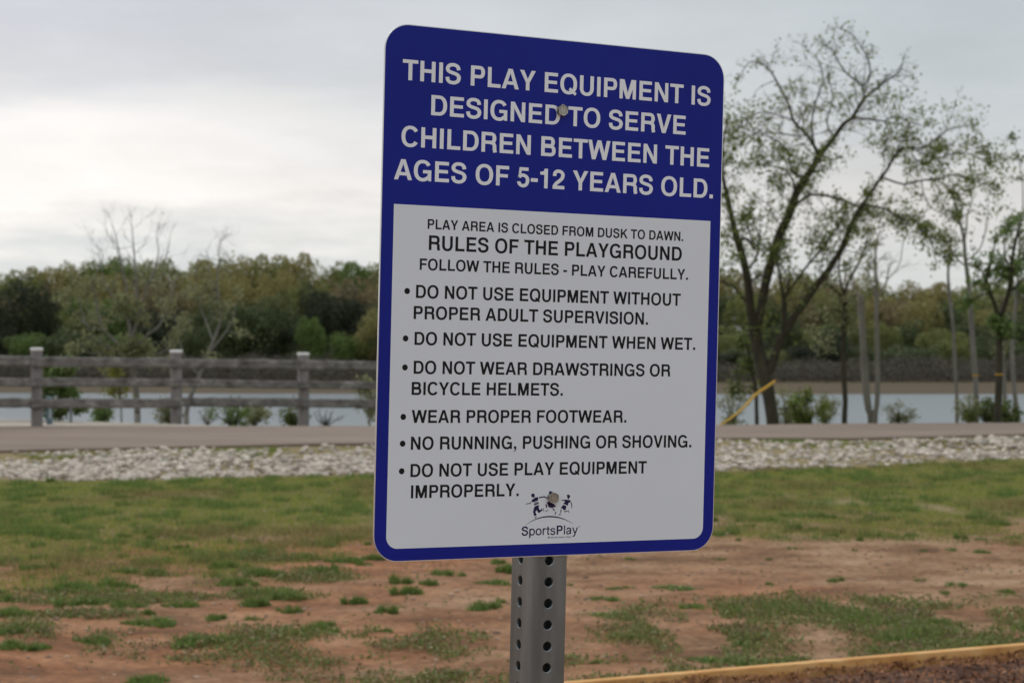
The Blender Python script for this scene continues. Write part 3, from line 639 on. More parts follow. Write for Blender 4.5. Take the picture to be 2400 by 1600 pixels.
def lawn_density(X_, Y_):
    px, py = px_of(X_, Y_); low = interp(px, [-400, 0, 250, 420, 600, 860, 1200, 1700, 2000, 2400, 2800], [1400, 1385, 1350, 1318, 1300, 1262, 1235, 1222, 1230, 1240, 1245])
    n_ = vnoise(X_, Y_ * .7, 1.2, 41, 4); n2_ = vnoise(X_, Y_ * .6, 3.4, 51, 3)
    lawn = np.clip((low - py) / 45 + .5 + (n_ - .5) * 4.2 + (n2_ - .5) * 2.0, 0, 1) * (Y_ < rock_near(X_) + .1)
    far = (Y_ >= rock_near(X_)) & (Y_ < road_near(X_) - .05); t = (Y_ - rock_near(X_)) / np.maximum(road_near(X_) - rock_near(X_), .1)
    lawn = np.where(far, np.where(t > .62, .55 * (n_ > .44), .0), lawn)
    pt = np.zeros_like(px)
    for e in ((560, 1500, 330, 34), (820, 1540, 330, 40), (330, 1515, 130, 25), (1900, 1440, 420, 42), (2100, 1490, 480, 45), (1750, 1500, 220, 40), (1480, 1480, 110, 26), (700, 1345, 150, 16), (330, 1400, 180, 18), (2330, 1450, 160, 50), (2200, 1530, 300, 24), (1690, 1480, 160, 28), (420, 1530, 200, 22), (900, 1575, 260, 30), (1380, 1590, 120, 16), (640, 1390, 110, 14), (180, 1440, 160, 12), (1500, 1560, 190, 20), (60, 1480, 90, 22), (960, 1490, 160, 26), (1060, 1590, 300, 30), (1800, 1560, 260, 20), (90, 1395, 90, 18), (1290, 1560, 120, 26), (620, 1300, 90, 12)):
        pt = np.maximum(pt, np.clip(ell(px, py, *e) * 1.7, 0, 1) * np.clip((n2_ - .30) * 4, 0, 1) * np.clip(.5 + 1.8 * (n_ - .4), 0, 1))
    return np.clip(np.maximum(lawn, pt), 0, 1), px, py, pt
n = 2000000; X_ = rng.uniform(-9.3, 9.3, n); Y_ = 8.0 + (29.5 - 8.0) * rng.uniform(0, 1, n) ** 1.0
d, px, py, pt = lawn_density(X_, Y_); d = np.where(pt > .02, np.clip(d * 1.3, 0, 1), d); ok = (rng.uniform(0, 1, n) < d) & (px > -1300) & (px < 3700)
u_ = (X_ - A.x) * ax.x + (Y_ - A.y) * ax.y; v_ = (X_ - A.x) * nrm.x + (Y_ - A.y) * nrm.y; ok &= v_ < -.05
X_, Y_, py, px, d, pt = X_[ok], Y_[ok], py[ok], px[ok], d[ok], pt[ok]
tuft = np.clip((vnoise(X_, Y_ * .8, 5.5, 91, 2) - .58) * 9, 0, 1)
hh = rng.uniform(.010, .030, len(X_)) * (.6 + .7 * vnoise(X_, Y_, 2.6, 61, 3)) * (.7 + .5 * d) * (1 + 1.3 * tuft) * np.where((pt > .02) & (py > 1385), rng.uniform(.5, 1.1, len(X_)), 1)
dry = (vnoise(X_, Y_, .9, 71, 3) + rng.normal(0, .1, len(X_))) > .60
near = ((py > 1385) | (tuft > .45)) & ~dry
lawnm = ~near & ~dry
for nm, msk, mt in (('lawn_grass', lawnm, 'grass'), ('dry_lawn_grass', dry, 'grass_dry'), ('sparse_green_grass', near, 'grass_dark')):
    o = np_mesh(nm, blades(X_[msk], Y_[msk], gz(X_[msk], Y_[msk]) - .003, hh[msk], rng.uniform(.004, .009, msk.sum())), 3, M[mt]); tag(o, kind='stuff')
def leaf_quads(cs, size, r_, droop=0.0):
    n = len(cs); c = np.array(cs); a = r_.normal(size=(n, 3)); a /= np.linalg.norm(a, axis=1)[:, None]; b_ = np.cross(a, r_.normal(size=(n, 3))); b_ /= np.linalg.norm(b_, axis=1)[:, None]
    s = size * r_.uniform(.55, 1.25, (n, 1)); a = a * s * .5; b_ = b_ * s * .32
    return np.stack([c - a, c + b_, c + a, c - b_], 1)
# low broad-leaved weeds growing through the near patches
def weeds(n, sd):
    X_ = rng.uniform(-3.6, 3.6, n); Y_ = rng.uniform(8.2, 14.2, n); d, px, py, pt = lawn_density(X_, Y_)
    pc = np.clip((vnoise(X_, Y_, 7.5, sd, 2) - .36) * 5, 0, 1)
    ok = (rng.uniform(0, 1, n) < np.clip(pt * 1.1, 0, 1) * pc + .010 * (vnoise(X_, Y_, 2.0, sd + 1, 2) > .56)) & ((X_ - A.x) * nrm.x + (Y_ - A.y) * nrm.y < -.05) & (px > -100) & (px < 2500)
    X_, Y_ = X_[ok], Y_[ok]; return np.stack([X_, Y_, gz(X_, Y_) + rng.uniform(.002, .030, len(X_)) * (.4 + 1.1 * vnoise(X_, Y_, 4, sd + 5, 2))], -1)
M['weed'] = leaf_mat('weed_leaves', (.175, .195, .062), .3, .06, .35); M['weed_brown'] = leaf_mat('dry_weed_leaves', (.22, .175, .085), .3, .03, .2)
tag(np_mesh('ground_weeds', leaf_quads(weeds(230000, 121), .024, rng), 4, M['weed']), kind='stuff')
tag(np_mesh('dry_weeds', leaf_quads(weeds(170000, 133), .022, rng), 4, M['weed_brown']), kind='stuff')
# grass clumps one can tell apart: picture x, y of the foot, width in pixels, height in pixels
C1 = [(285, 1368, 95, 26), (175, 1375, 110, 26), (25, 1398, 90, 28), (50, 1438, 130, 32), (185, 1412, 100, 20), (290, 1418, 100, 18), (415, 1421, 90, 20), (590, 1417, 80, 26), (675, 1428, 55, 24), (690, 1398, 90, 22), (830, 1405, 55, 26),
 (915, 1428, 60, 22), (335, 1464, 130, 22), (505, 1446, 62, 16), (598, 1446, 44, 14), (770, 1472, 85, 28), (45, 1486, 100, 22), (35, 1522, 120, 30), (210, 1506, 85, 32), (350, 1600, 110, 34), (565, 1362, 85, 24), (640, 1345, 95, 32), (755, 1340, 65, 24),
 (715, 1300, 70, 14), (590, 1298, 64, 18), (370, 1345, 60, 20), (540, 1325, 80, 24), (280, 1340, 70, 14), (90, 1330, 80, 16), (430, 1262, 60, 14), (800, 1315, 90, 18), (460, 1510, 140, 38), (560, 1500, 90, 34), (300, 1168, 60, 10), (190, 1193, 44, 10), (290, 1222, 34, 10), (60, 1170, 50, 12), (120, 1130, 26, 14), (1050, 1340, 70, 18), (1180, 1335, 60, 22), (950, 1380, 70, 34), (930, 1360, 60, 24), (1150, 1362, 80, 14), (1130, 1420, 90, 26)]
sc2 = 2.1382
C2 = [(830, 340, 55, 20), (390, 332, 70, 9), (1075, 338, 34, 9), (1500, 300, 34, 10), (1845, 298, 44, 12), (1990, 296, 70, 11), (2050, 258, 52, 13), (545, 478, 240, 20), (320, 480, 120, 18), (270, 537, 180, 26), (250, 620, 310, 30), (920, 245, 40, 10), (1205, 287, 70, 8),
 (1085, 455, 52, 9), (1830, 437, 60, 16), (2030, 465, 120, 20), (2250, 500, 100, 26), (1955, 505, 70, 16), (1865, 515, 34, 12), (1580, 230, 90, 16), (1380, 222, 70, 12), (985, 180, 70, 14), (1280, 205, 80, 15), (1790, 218, 110, 16), (1960, 200, 80, 18), (2285, 238, 90, 18), (1060, 148, 100, 18), (920, 152, 60, 12),
 (820, 855, 380, 36), (700, 570, 190, 24), (1330, 555, 110, 26), (1540, 635, 210, 34), (1880, 650, 190, 40), (1150, 580, 160, 24), (400, 725, 230, 40), (930, 745, 180, 28), (1700, 735, 220, 34), (2200, 755, 180, 24), (200, 850, 60, 26), (80, 450, 50, 18), (1170, 500, 60, 24), (430, 640, 80, 20), (380, 958, 40, 20), (1640, 150, 90, 13), (2110, 165, 80, 14), (1210, 180, 60, 18)]
clumps = [(x, y, w_ * 1.3, h_ * 1.05) for x, y, w_, h_ in C1] + [(1300 + x / sc2, 1150 + y / sc2, w_ / sc2 * 1.25, h_ / sc2 * 1.05) for x, y, w_, h_ in C2]
r9 = random.Random(77)
for _ in range(70):                              # further small ones between them
    x = r9.uniform(-60, 2460); y = r9.uniform(1235, 1480) if x < 1200 else r9.uniform(1205, 1430)
    if r9.random() < .55: y = r9.uniform(1225, 1330) if x < 1200 else r9.uniform(1195, 1270)
    clumps.append((x, y, r9.uniform(24, 80), r9.uniform(8, 18)))
shapes = []
for s in range(6):
    n = 1100; sub = rng.integers(0, 7, n); sx_ = rng.uniform(-.75, .75, 7); sy_ = rng.uniform(-.6, .6, 7); sr_ = rng.uniform(.16, .42, 7); sh_ = rng.uniform(.45, 1.0, 7)
    r_ = np.sqrt(rng.uniform(0, 1, n)); th = rng.uniform(0, 6.283, n)
    hh_ = sh_[sub] * (1 - .6 * r_ ** 2) * rng.uniform(.4, 1.05, n)
    V = blades(sx_[sub] + sr_[sub] * r_ * np.cos(th), sy_[sub] + sr_[sub] * r_ * np.sin(th), 0 * r_, hh_, rng.uniform(.05, .10, n), 0.38)
    o = np_mesh('grass_clump', V, 3, M['grass_dark']); shapes.append(o.data); bpy.data.objects.remove(o)
for i, (x, y, w_, h_) in enumerate(clumps):
    g = G(x, y); s = w_ / 2 * g.y / FPX; o = bpy.data.objects.new('grass_clump', shapes[i % 6]); COL.objects.link(o)
    o.location = (g.x, g.y, float(gz(g.x, g.y)) - .008); o.scale = (s, s * rnd.uniform(.8, 1.3), min(max(h_ * 1.45, 13), 34) * g.y / FPX); o.rotation_euler.z = rnd.choice((0, math.pi)) + rnd.uniform(-.2, .2)
    tag(o, 'low green clump of grass growing out of the reddish dirt', 'grass clump', 'grass clumps scattered over the bare dirt')
# pale pebbles and clods lying on the dirt
n = 2600; X_ = rng.uniform(-4.5, 4.5, n); Y_ = rng.uniform(8.4, 16, n); v_ = (X_ - A.x) * nrm.x + (Y_ - A.y) * nrm.y; kk = v_ < -.06; X_, Y_ = X_[kk], Y_[kk]; off = 0; VV = []; FF = []
for k in range(len(X_)):
    v, f = protos[k % 8]; s = rnd.uniform(.004, .013) * (1.6 if rnd.random() < .06 else 1); VV.append(v * s + (X_[k], Y_[k], float(gz(X_[k], Y_[k])) + s * .2)); FF.append(f + off); off += len(v)
M['clod'] = material('dirt_clods', [(.3, (.20, .12, .08)), (.6, (.36, .25, .18))], 5, .95, island=.4)
me = bpy.data.meshes.new('dirt_clods'); me.from_pydata(np.concatenate(VV).tolist(), [], np.concatenate(FF).tolist()); tag(link('dirt_clods', me, M['clod']), kind='stuff')

# ------------------------------------------------------------------ trees near the lake
def tube(V, F, pts, rad, nr=6):
    n = len(pts)
    if n < 2: return
    prev = None
    for i in range(n):
        d = (pts[min(i + 1, n - 1)] - pts[max(i - 1, 0)]).normalized(); a = d.cross(Vector((.3, 1, .2))).normalized(); b_ = d.cross(a); b0 = len(V)
        for k in range(nr):
            an = 2 * math.pi * k / nr; V.append(pts[i] + (a * math.cos(an) + b_ * math.sin(an)) * rad[i])
        if prev is not None:
            for k in range(nr): F.append((prev + k, prev + (k + 1) % nr, b0 + (k + 1) % nr, b0 + k))
        prev = b0
def make_tree(name, label, D, limbs, bark, leafm, seed, twig=(40, 90), ntw=3, leaves=5, leaf=.07, lpow=1.0, upb=.5, cat='tree', group=None, start=.35, levels=2, depth=.25, spread=.16, leaf_frac=1.0, tw_r=.006, leaf_top=-999, thin=False):
    """limbs: lists of (x, y, radius) in picture pixels at distance D, widened in depth; twigs grow from them at random"""
    r_ = random.Random(seed); nr_ = np.random.default_rng(seed); pxm = D / FPX
    root = None; V = []; F = []; tv = []; tf = []; leafc = []
    x0, y0, _ = limbs[0][0]
    bx, by = x0, y0; bp = P(x0, y0, D); gzv = float(gz(bp.x, D))
    root = empty(name, (bp.x, D, gzv)); inv = Vector((bp.x, D, gzv))
    pl3 = []
    def curve3(limb, yo0, slope):
        pts = [P(x, y, D) for x, y, r in limb]; yo = yo0; o = []
        for i, p in enumerate(pts):
            if i: yo += slope * (p - pts[i - 1]).length
            o.append(Vector((p.x, D + yo, p.z)) - inv)
        return o
    ends = {}
    ztop = P(x0, leaf_top, D).z - gzv; htot = P(x0, min(y for l in limbs for _, y, _ in l), D).z - gzv
    for li, limb in enumerate(limbs):
        if leaf_top > 0: limb = [(x, y, r * (.55 if y < 640 else .8 if y < 760 else 1)) for x, y, r in limb]
        # start in depth where an earlier limb passes the same picture position
        yo0 = 0; best = 1e9
        for (L2, o2) in pl3:
            for (x, y, r), q in zip(L2, o2):
                dd = abs(x - limb[0][0]) + abs(y - limb[0][1])
                if dd < best and dd < 40: best = dd; yo0 = q.y
        slope = 0 if li == 0 else r_.uniform(-depth, depth) * 1.4
        o = curve3(limb, yo0, slope); pl3.append((limb, o))
        if li == 0: o = [Vector((o[0].x * 1.0, o[0].y, -.25))] + o; rad = [limb[0][2] * 1.15 * pxm] + [r * pxm for _, _, r in limb]
        else: rad = [r * pxm for _, _, r in limb]
        # smooth the polyline
        pts = []; rr = []
        for i in range(len(o) - 1):
            q0 = o[max(i - 1, 0)]; q1 = o[i]; q2 = o[i + 1]; q3 = o[min(i + 2, len(o) - 1)]
            for k in range(3):
                t = k / 3; pts.append(.5 * ((2 * q1) + (q2 - q0) * t + (2 * q0 - 5 * q1 + 4 * q2 - q3) * t * t + (3 * q1 - q0 - 3 * q2 + q3) * t ** 3)); rr.append(rad[i] * (1 - t) + rad[i + 1] * t)
        pts.append(o[-1]); rr.append(rad[-1]); tube(V, F, pts, rr, 8)
        n = len(pts)
        L_ = sum((pts[i + 1] - pts[i]).length for i in range(n - 1))
        def grow(p, d, ln, rad0, lvl):
            k = 4; q = [p]; dd = d.copy()
            for _ in range(k):
                dd = (dd + Vector((r_.gauss(0, spread), r_.gauss(0, spread), r_.gauss(0, spread) + .04 * upb))).normalized(); q.append(q[-1] + dd * ln / k)
            tube(tv, tf, q, [rad0 * (1 - .7 * i / k) for i in range(k + 1)], 3 if lvl else 4)
            if lvl < levels:
                for _ in range(r_.randint(2, 4)):
                    t = r_.uniform(.25, 1); i = min(int(t * k), k - 1); s = q[i].lerp(q[i + 1], t * k - i)
                    nd = (dd + Vector((r_.gauss(0, .75), r_.gauss(0, .75), r_.gauss(.1 * upb, .6)))).normalized(); grow(s, nd, ln * r_.uniform(.45, .75), rad0 * .6, lvl + 1)
            if r_.random() < leaf_frac and p.z + r_.uniform(-.25, .25) < ztop:
                z_ = (p.z - 0.0) / max(.1, htot); nl = leaves if not thin else (r_.choice((0, 1)) if z_ < .33 else 2 if z_ < .45 else leaves + 2 if z_ < .74 else 3 if z_ < .86 else r_.choice((0, 1, 2)))
                for _ in range(nl):
                    t = r_.uniform(.3, 1.0); i = min(int(t * k), k - 1); leafc.append(tuple(q[i].lerp(q[i + 1], t * k - i) + Vector((r_.gauss(0, .05), r_.gauss(0, .05), r_.gauss(-.01, .05)))))
        cnt = max(2, int(ntw * L_ / (60 * pxm) * .5)) if ntw else 0
        lo = start if li == 0 else .12
        for _ in range(cnt):
            t = r_.uniform(lo, 1) ** (.8 if li else .6); i = min(int(t * (n - 1)), n - 2); p = pts[i]; d = (pts[i + 1] - pts[i]).normalized()
            s = Vector((r_.gauss(0, 1), r_.gauss(0, 1), r_.gauss(.15 * upb, .8))).normalized(); nd = (d * .7 + s * 1.0).normalized(); sh_ = (.45 if p.z > .9 * htot else .6 if p.z < .3 * htot else 1) if thin else 1
            grow(p, nd, sh_ * r_.uniform(*twig) * pxm * (1.15 - .5 * t if li == 0 else 1), min(rr[i] * .5, tw_r * 1.6), 0)
        if li: grow(pts[-1], (pts[-1] - pts[-2]).normalized(), twig[0] * pxm * (.5 if thin else 1), rr[-1] * .8, 0)
    mesh_obj('trunk', V, F, bark, root, smooth=True)
    if tv: tag(mesh_obj('twigs', tv, tf, bark, root), kind='stuff')
    if leafc and leafm: np_mesh('crown', leaf_quads(leafc, leaf, nr_), 4, leafm, root)
    tag(root, label, cat, group); return root
M['bark'] = material('dark_mossy_bark', [(.3, (.030, .028, .018)), (.6, (.062, .055, .035))], 8, .95, .02, 30, stretch=(1, 1, .3))
M['bark_grey'] = material('grey_bark', [(.3, (.13, .12, .10)), (.7, (.24, .225, .19))], 6, .9, .01, 30, stretch=(1, 1, .3))
M['bark_pale'] = material('peeled_pale_bark', [(.3, (.14, .13, .105)), (.7, (.24, .225, .185))], 3, .9, .01, 30, stretch=(1, 1, .3))
M['leaf_olive'] = leaf_mat('olive_spring_leaves', (.11, .14, .035), .45, .06, .4)
M['leaf_green'] = leaf_mat('green_spring_leaves', (.145, .21, .06), .4, .05, .4)
M['leaf_pale'] = leaf_mat('pale_olive_leaves', (.25, .255, .12), .4, .05, .4)
M['leaf_fresh'] = leaf_mat('fresh_leaves', (.165, .205, .05), .5, .07, .45)
T1 = [[(1812, 1000, 13), (1808, 965, 12.5), (1803, 933, 12.5), (1792, 879, 14), (1780, 830, 13), (1768, 770, 12)],
 [(1768, 775, 9.5), (1756, 715, 8.5), (1750, 665, 8), (1738, 612, 7.5), (1721, 563, 6.5), (1708, 517, 5.5), (1696, 469, 5), (1684, 420, 4), (1680, 360, 3), (1690, 300, 2)],
 [(1768, 780, 9.5), (1782, 732, 9), (1790, 681, 9), (1805, 617, 8.5), (1823, 553, 8.5), (1844, 510, 8.5), (1862, 455, 8), (1880, 424, 7.5), (1900, 395, 6.5), (1912, 368, 6)],
 [(1912, 370, 4.5), (1905, 348, 4), (1889, 320, 3.6), (1859, 284, 3.2), (1853, 254, 3), (1836, 213, 2.6), (1823, 185, 2.3), (1810, 162, 2), (1790, 142, 1.5), (1762, 139, 1.2), (1736, 182, 1)],
 [(1912, 372, 5), (1925, 356, 4.8), (1948, 328, 4.4), (1971, 295, 4.2), (1990, 281, 4), (2004, 261, 4), (2024, 232, 3.6), (2051, 210, 3), (2076, 190, 2.4), (2102, 172, 1.8), (2112, 150, 1.2)],
 [(2020, 238, 2.6), (2017, 203, 2.2), (1992, 180, 2), (1974, 157, 1.8), (1953, 114, 1.3), (1936, 102, .9)],
 [(2017, 206, 2.2), (2035, 182, 2), (2032, 144, 1.7), (2010, 106, 1.3), (1992, 83, 1.1), (1964, 70, .8)],
 [(1990, 282, 2.4), (2031, 283, 2), (2066, 287, 1.7), (2089, 277, 1.4), (2125, 290, 1.1), (2160, 300, .9)],
 [(2066, 287, 1.4), (2076, 305, 1.3), (2097, 335, 1.2), (2130, 330, .9)],
 [(1795, 882, 9), (1807, 860, 8.5), (1818, 818, 8.5), (1834, 780, 8.5), (1854, 744, 7.5), (1877, 711, 7), (1900, 675, 6.5), (1925, 642, 6.2), (1943, 612, 5.6), (1961, 578, 5.2), (1974, 538, 4.8), (1991, 502, 4.8), (2002, 484, 5)],
 [(1832, 785, 5.5), (1832, 740, 5), (1829, 700, 4.5), (1818, 655, 3), (1812, 620, 2)],
 [(1830, 712, 3.5), (1835, 690, 3.2), (1854, 663, 3), (1877, 630, 2.7), (1902, 599, 2.4), (1928, 568, 2), (1953, 527, 1.6), (1960, 505, 1.2)],
 [(1861, 482, 3.6), (1877, 469, 3.4), (1895, 459, 3.2), (1930, 461, 3), (1966, 471, 2.8), (2000, 486, 2.6)],
 [(2002, 484, 4), (2017, 461, 3.6), (2032, 436, 3.4), (2048, 413, 3.2), (2061, 389, 3), (2076, 366, 2.6), (2095, 362, 2.2), (2127, 363, 2), (2153, 343, 1.6), (2178, 325, 1.2), (2215, 318, .9)],
 [(2002, 486, 3), (2043, 494, 2.6), (2061, 499, 2.3), (2094, 520, 2), (2127, 522, 1.7), (2143, 543, 1.4), (2163, 563, 1.2), (2180, 612, .8)],
 [(2040, 426, 2.4), (2089, 442, 2.2), (2133, 433, 2), (2178, 428, 1.7), (2212, 420, 1.4), (2242, 433, 1), (2285, 443, .8)],
 [(2095, 362, 1.8), (2150, 388, 1.6), (2190, 378, 1.3), (2222, 381, 1.1), (2250, 396, .8)],
 [(1752, 712, 4), (1740, 700, 3.6), (1724, 678, 3.2), (1698, 663, 2.6), (1675, 655, 2)],
 [(1725, 575, 3), (1740, 560, 2.6), (1760, 590, 2.2), (1738, 530, 2)],
 [(1745, 640, 3), (1770, 600, 2.5), (1775, 560, 2), (1760, 520, 1.5)],
 [(1905, 350, 2.4), (1895, 300, 2), (1900, 250, 1.7), (1915, 200, 1.3), (1905, 165, 1)],
 [(1948, 328, 2.2), (1930, 290, 1.8), (1940, 240, 1.5), (1930, 200, 1)],
 [(1880, 424, 3), (1850, 400, 2.4), (1840, 360, 2), (1815, 335, 1.6), (1780, 320, 1.2)],
 [(1862, 455, 2.6), (1850, 420, 2.2), (1832, 400, 1.8), (1800, 395, 1.2)],
 [(1859, 284, 1.8), (1820, 270, 1.5), (1780, 265, 1.3), (1740, 285, 1.1), (1700, 290, .9)],
 [(1889, 320, 2), (1850, 320, 1.6), (1800, 315, 1.3), (1750, 322, 1), (1710, 330, .9)],
 [(2130, 433, 1.5), (2140, 470, 1.3), (2165, 500, 1.1), (2200, 510, .8)]]
make_tree('lakeside_tree', 'tall forked tree with small spring leaves directly right of the sign', 34.0, [[(x, y, r * 1.2 if r > 4 else r) for x, y, r in l] for l in T1], M['bark'], M['leaf_fresh'], 3, twig=(42, 92), ntw=6.4, leaves=4, leaf=.060, depth=.3, start=.9, spread=.2, tw_r=.0055, thin=True)
make_tree('dark_trunk_tree', 'slim dark trunked tree with light leaves between the forked tree and pale trunks', 37.0,
 [[(1979, 996, 6.5), (1981, 940, 6), (1978, 880, 6.5), (1977, 800, 6), (1980, 740, 5.5), (1978, 690, 5)], [(1978, 695, 4), (1988, 660, 3.5), (2005, 630, 3), (2020, 600, 2.4), (2029, 569, 2)], [(1978, 700, 3.5), (1950, 672, 3), (1925, 665, 2.4), (1905, 672, 2)],
  [(1979, 740, 2), (1960, 725, 1.6), (1935, 730, 1.2), (1915, 760, 1)], [(1979, 800, 2), (1950, 780, 1.5), (1935, 790, 1)], [(1978, 690, 3), (1965, 640, 2.4), (1968, 600, 2), (1985, 570, 1.2)]],
 M['bark'], M['leaf_pale'], 8, twig=(24, 52), ntw=2.6, leaves=4, leaf=.075, start=.55)
make_tree('dead_trunk', 'thick pale broken dead trunk, left arm of the V at the lake edge', 38.0, [[(2042, 994, 8), (2036, 960, 8), (2030, 917, 9), (2026, 860, 8.5), (2023, 800, 8), (2020, 750, 8), (2017, 700, 7.5), (2016, 690, 5)], [(2020, 760, 2), (2008, 720, 1.6), (2000, 660, 1.2), (1998, 620, .8)]],
 M['bark_pale'], None, 9, twig=(20, 40), ntw=.4, leaves=0, cat='dead tree', start=.7)
make_tree('dead_trunk', 'thin pale bare dead trunk, right arm of the V at the lake edge', 37.9, [[(2050, 994, 6.5), (2055, 950, 6), (2057, 900, 6), (2056, 820, 5.5), (2054, 740, 5), (2054, 695, 4.6), (2053, 640, 3.4), (2052, 590, 2.6), (2060, 545, 1.4)], [(2054, 700, 3), (2068, 680, 2.4), (2080, 660, 2), (2085, 630, 1.2)], [(2053, 640, 1.8), (2044, 600, 1.3), (2030, 560, .9)], [(2054, 700, 2.4), (2042, 670, 2), (2035, 640, 1.2)], [(2082, 655, 1.4), (2110, 620, 1.1), (2118, 570, .8)]],
 M['bark_pale'], None, 10, twig=(34, 70), ntw=1.6, leaves=0, cat='dead tree', start=.6)
make_tree('bare_sapling', 'thin straight bare trunk standing alone right of the V shaped dead trunks', 39.0, [[(2243, 992, 4.5), (2242, 920, 4), (2237, 830, 4), (2234, 764, 4), (2226, 700, 3.6), (2222, 640, 3), (2226, 600, 2.2), (2232, 560, 1.4)], [(2224, 640, 1.6), (2214, 600, 1.2), (2212, 560, .8)]],
 M['bark_grey'], M['leaf_pale'], 12, twig=(22, 46), ntw=1.6, leaves=2, leaf=.07, start=.7, cat='tree')
t5 = make_tree('tall_bare_tree', 'tall grey mostly bare tree beside the green leafy tree at the right edge', 38.5,
 [[(2289, 994, 6), (2288, 940, 6), (2286, 880, 6), (2281, 818, 6.2), (2276, 740, 6), (2272, 684, 5.6), (2267, 640, 5), (2262, 600, 4.4), (2259, 560, 3.8), (2250, 520, 3), (2243, 498, 2.6), (2236, 470, 2), (2230, 440, 1.4)],
  [(2260, 570, 2.6), (2268, 530, 2.2), (2272, 500, 1.8), (2285, 470, 1.4), (2282, 440, .9)], [(2265, 625, 2), (2240, 605, 1.8), (2225, 580, 1.5), (2200, 565, 1.2), (2180, 560, .9)], [(2262, 600, 2), (2228, 595, 1.8), (2222, 570, 1.6), (2212, 560, 1.2)],
  [(2264, 610, 2), (2290, 590, 1.6), (2305, 550, 1.3), (2310, 480, .9)], [(2250, 520, 1.6), (2232, 500, 1.3), (2215, 490, .9)]],
 M['bark_grey'], M['leaf_olive'], 13, twig=(26, 56), ntw=1.9, leaves=2, leaf=.07, start=.6)
t6 = make_tree('leafy_tree', 'green leafy tree with a dark forked trunk near the right edge', 36.5,
 [[(2337, 994, 8.5), (2340, 930, 8.5), (2342, 860, 8), (2342, 800, 7.5), (2342, 745, 7)], [(2342, 750, 5.5), (2330, 715, 5), (2315, 680, 4.4), (2308, 650, 3.6), (2315, 610, 3), (2322, 580, 2)], [(2342, 750, 6), (2354, 710, 5.4), (2362, 655, 4.6), (2360, 610, 4), (2366, 560, 3.2), (2370, 530, 2.2)],
  [(2358, 690, 3), (2385, 665, 2.6), (2405, 640, 2), (2420, 600, 1.4)], [(2312, 670, 2), (2298, 640, 1.7), (2320, 620, 1.2)], [(2342, 800, 2.4), (2370, 790, 2), (2400, 795, 1.6)], [(2362, 640, 2.2), (2350, 600, 2), (2352, 560, 1.4)], [(2366, 560, 2), (2385, 545, 1.6), (2400, 560, 1)], [(2320, 690, 2), (2300, 690, 1.6), (2285, 700, 1)]],
 M['bark'], M['leaf_green'], 14, twig=(24, 50), ntw=3.4, leaves=5, leaf=.08, start=.8)
make_tree('slender_tree', 'slender grey trunk immediately right of the green leafy tree', 40, [[(2356, 994, 5), (2355, 940, 4.8), (2352, 860, 4.5), (2350, 800, 4), (2346, 740, 3.4), (2350, 690, 2.4)], [(2352, 820, 2), (2362, 790, 1.5), (2368, 750, 1)]], M['bark_grey'], M['leaf_pale'], 15, twig=(20, 40), ntw=2, leaves=3, leaf=.07)
make_tree('slender_tree', 'slender leaning grey trunk nearest the right edge of the view', 39, [[(2384, 996, 6), (2380, 940, 5.6), (2374, 870, 5), (2373, 800, 4.6), (2380, 720, 4), (2386, 640, 3), (2390, 560, 2.2), (2398, 480, 1.6)], [(2380, 720, 2), (2400, 690, 1.7), (2420, 670, 1)], [(2388, 600, 2), (2402, 560, 1.5), (2415, 500, 1)], [(2398, 480, 1.5), (2400, 420, 1.2), (2392, 350, .8)]], M['bark_grey'], M['leaf_olive'], 16, twig=(30, 60), ntw=2, leaves=3, leaf=.08)
make_tree('slender_tree', 'dark slender stem just left of the forked tree foot', 36, [[(1774, 999, 5), (1773, 960, 4.6), (1772, 917, 4.4), (1765, 880, 3.6), (1755, 830, 3), (1745, 790, 2)], [(1772, 925, 2), (1760, 905, 1.6), (1740, 915, 1)]], M['bark'], M['leaf_olive'], 17, twig=(26, 48), ntw=3, leaves=5, leaf=.08, start=.5)
# left group
make_tree('multi_stem_tree', 'large sparse olive tree with several bare stems rising above the left fence', 42.0,
 [[(322, 1002, 8), (322, 970, 7.5), (320, 930, 7.5), (314, 880, 7), (308, 835, 7)], [(308, 840, 6), (305, 768, 5), (296, 723, 4.6), (298, 680, 4), (290, 640, 3.4), (281, 600, 3), (274, 553, 2), (265, 528, 1.2)],
  [(307, 800, 5), (322, 760, 4.4), (330, 723, 4.2), (323, 690, 3.8), (322, 640, 3.2), (319, 574, 2.6), (316, 528, 1.4)], [(328, 730, 3.6), (342, 680, 3.2), (356, 640, 2.8), (366, 589, 2.4), (359, 556, 1.8), (362, 525, 1.1)], [(310, 830, 3.6), (340, 790, 3.2), (375, 760, 2.8), (395, 710, 2.4), (410, 660, 1.6)],
  [(306, 840, 4), (270, 800, 3.4), (240, 770, 3), (225, 720, 2.6), (215, 660, 2.2), (238, 600, 1.6), (218, 575, 1)], [(300, 830, 3.2), (255, 815, 2.8), (215, 790, 2.4), (190, 740, 2), (180, 690, 1.4)], [(240, 772, 2.4), (205, 765, 2), (175, 740, 1.5), (160, 720, 1)],
  [(296, 723, 2.6), (262, 690, 2.2), (245, 650, 1.7), (240, 615, 1)], [(356, 640, 2), (385, 600, 1.6), (392, 552, 1)], [(312, 850, 2.6), (285, 848, 2), (240, 830, 1.6), (195, 825, 1)], [(315, 870, 2), (350, 840, 1.8), (400, 815, 1.4), (430, 780, 1)]],
 M['bark_grey'], M['leaf_pale'], 21, twig=(34, 80), ntw=4.2, leaves=6, leaf=.085, start=.9, leaf_top=650)
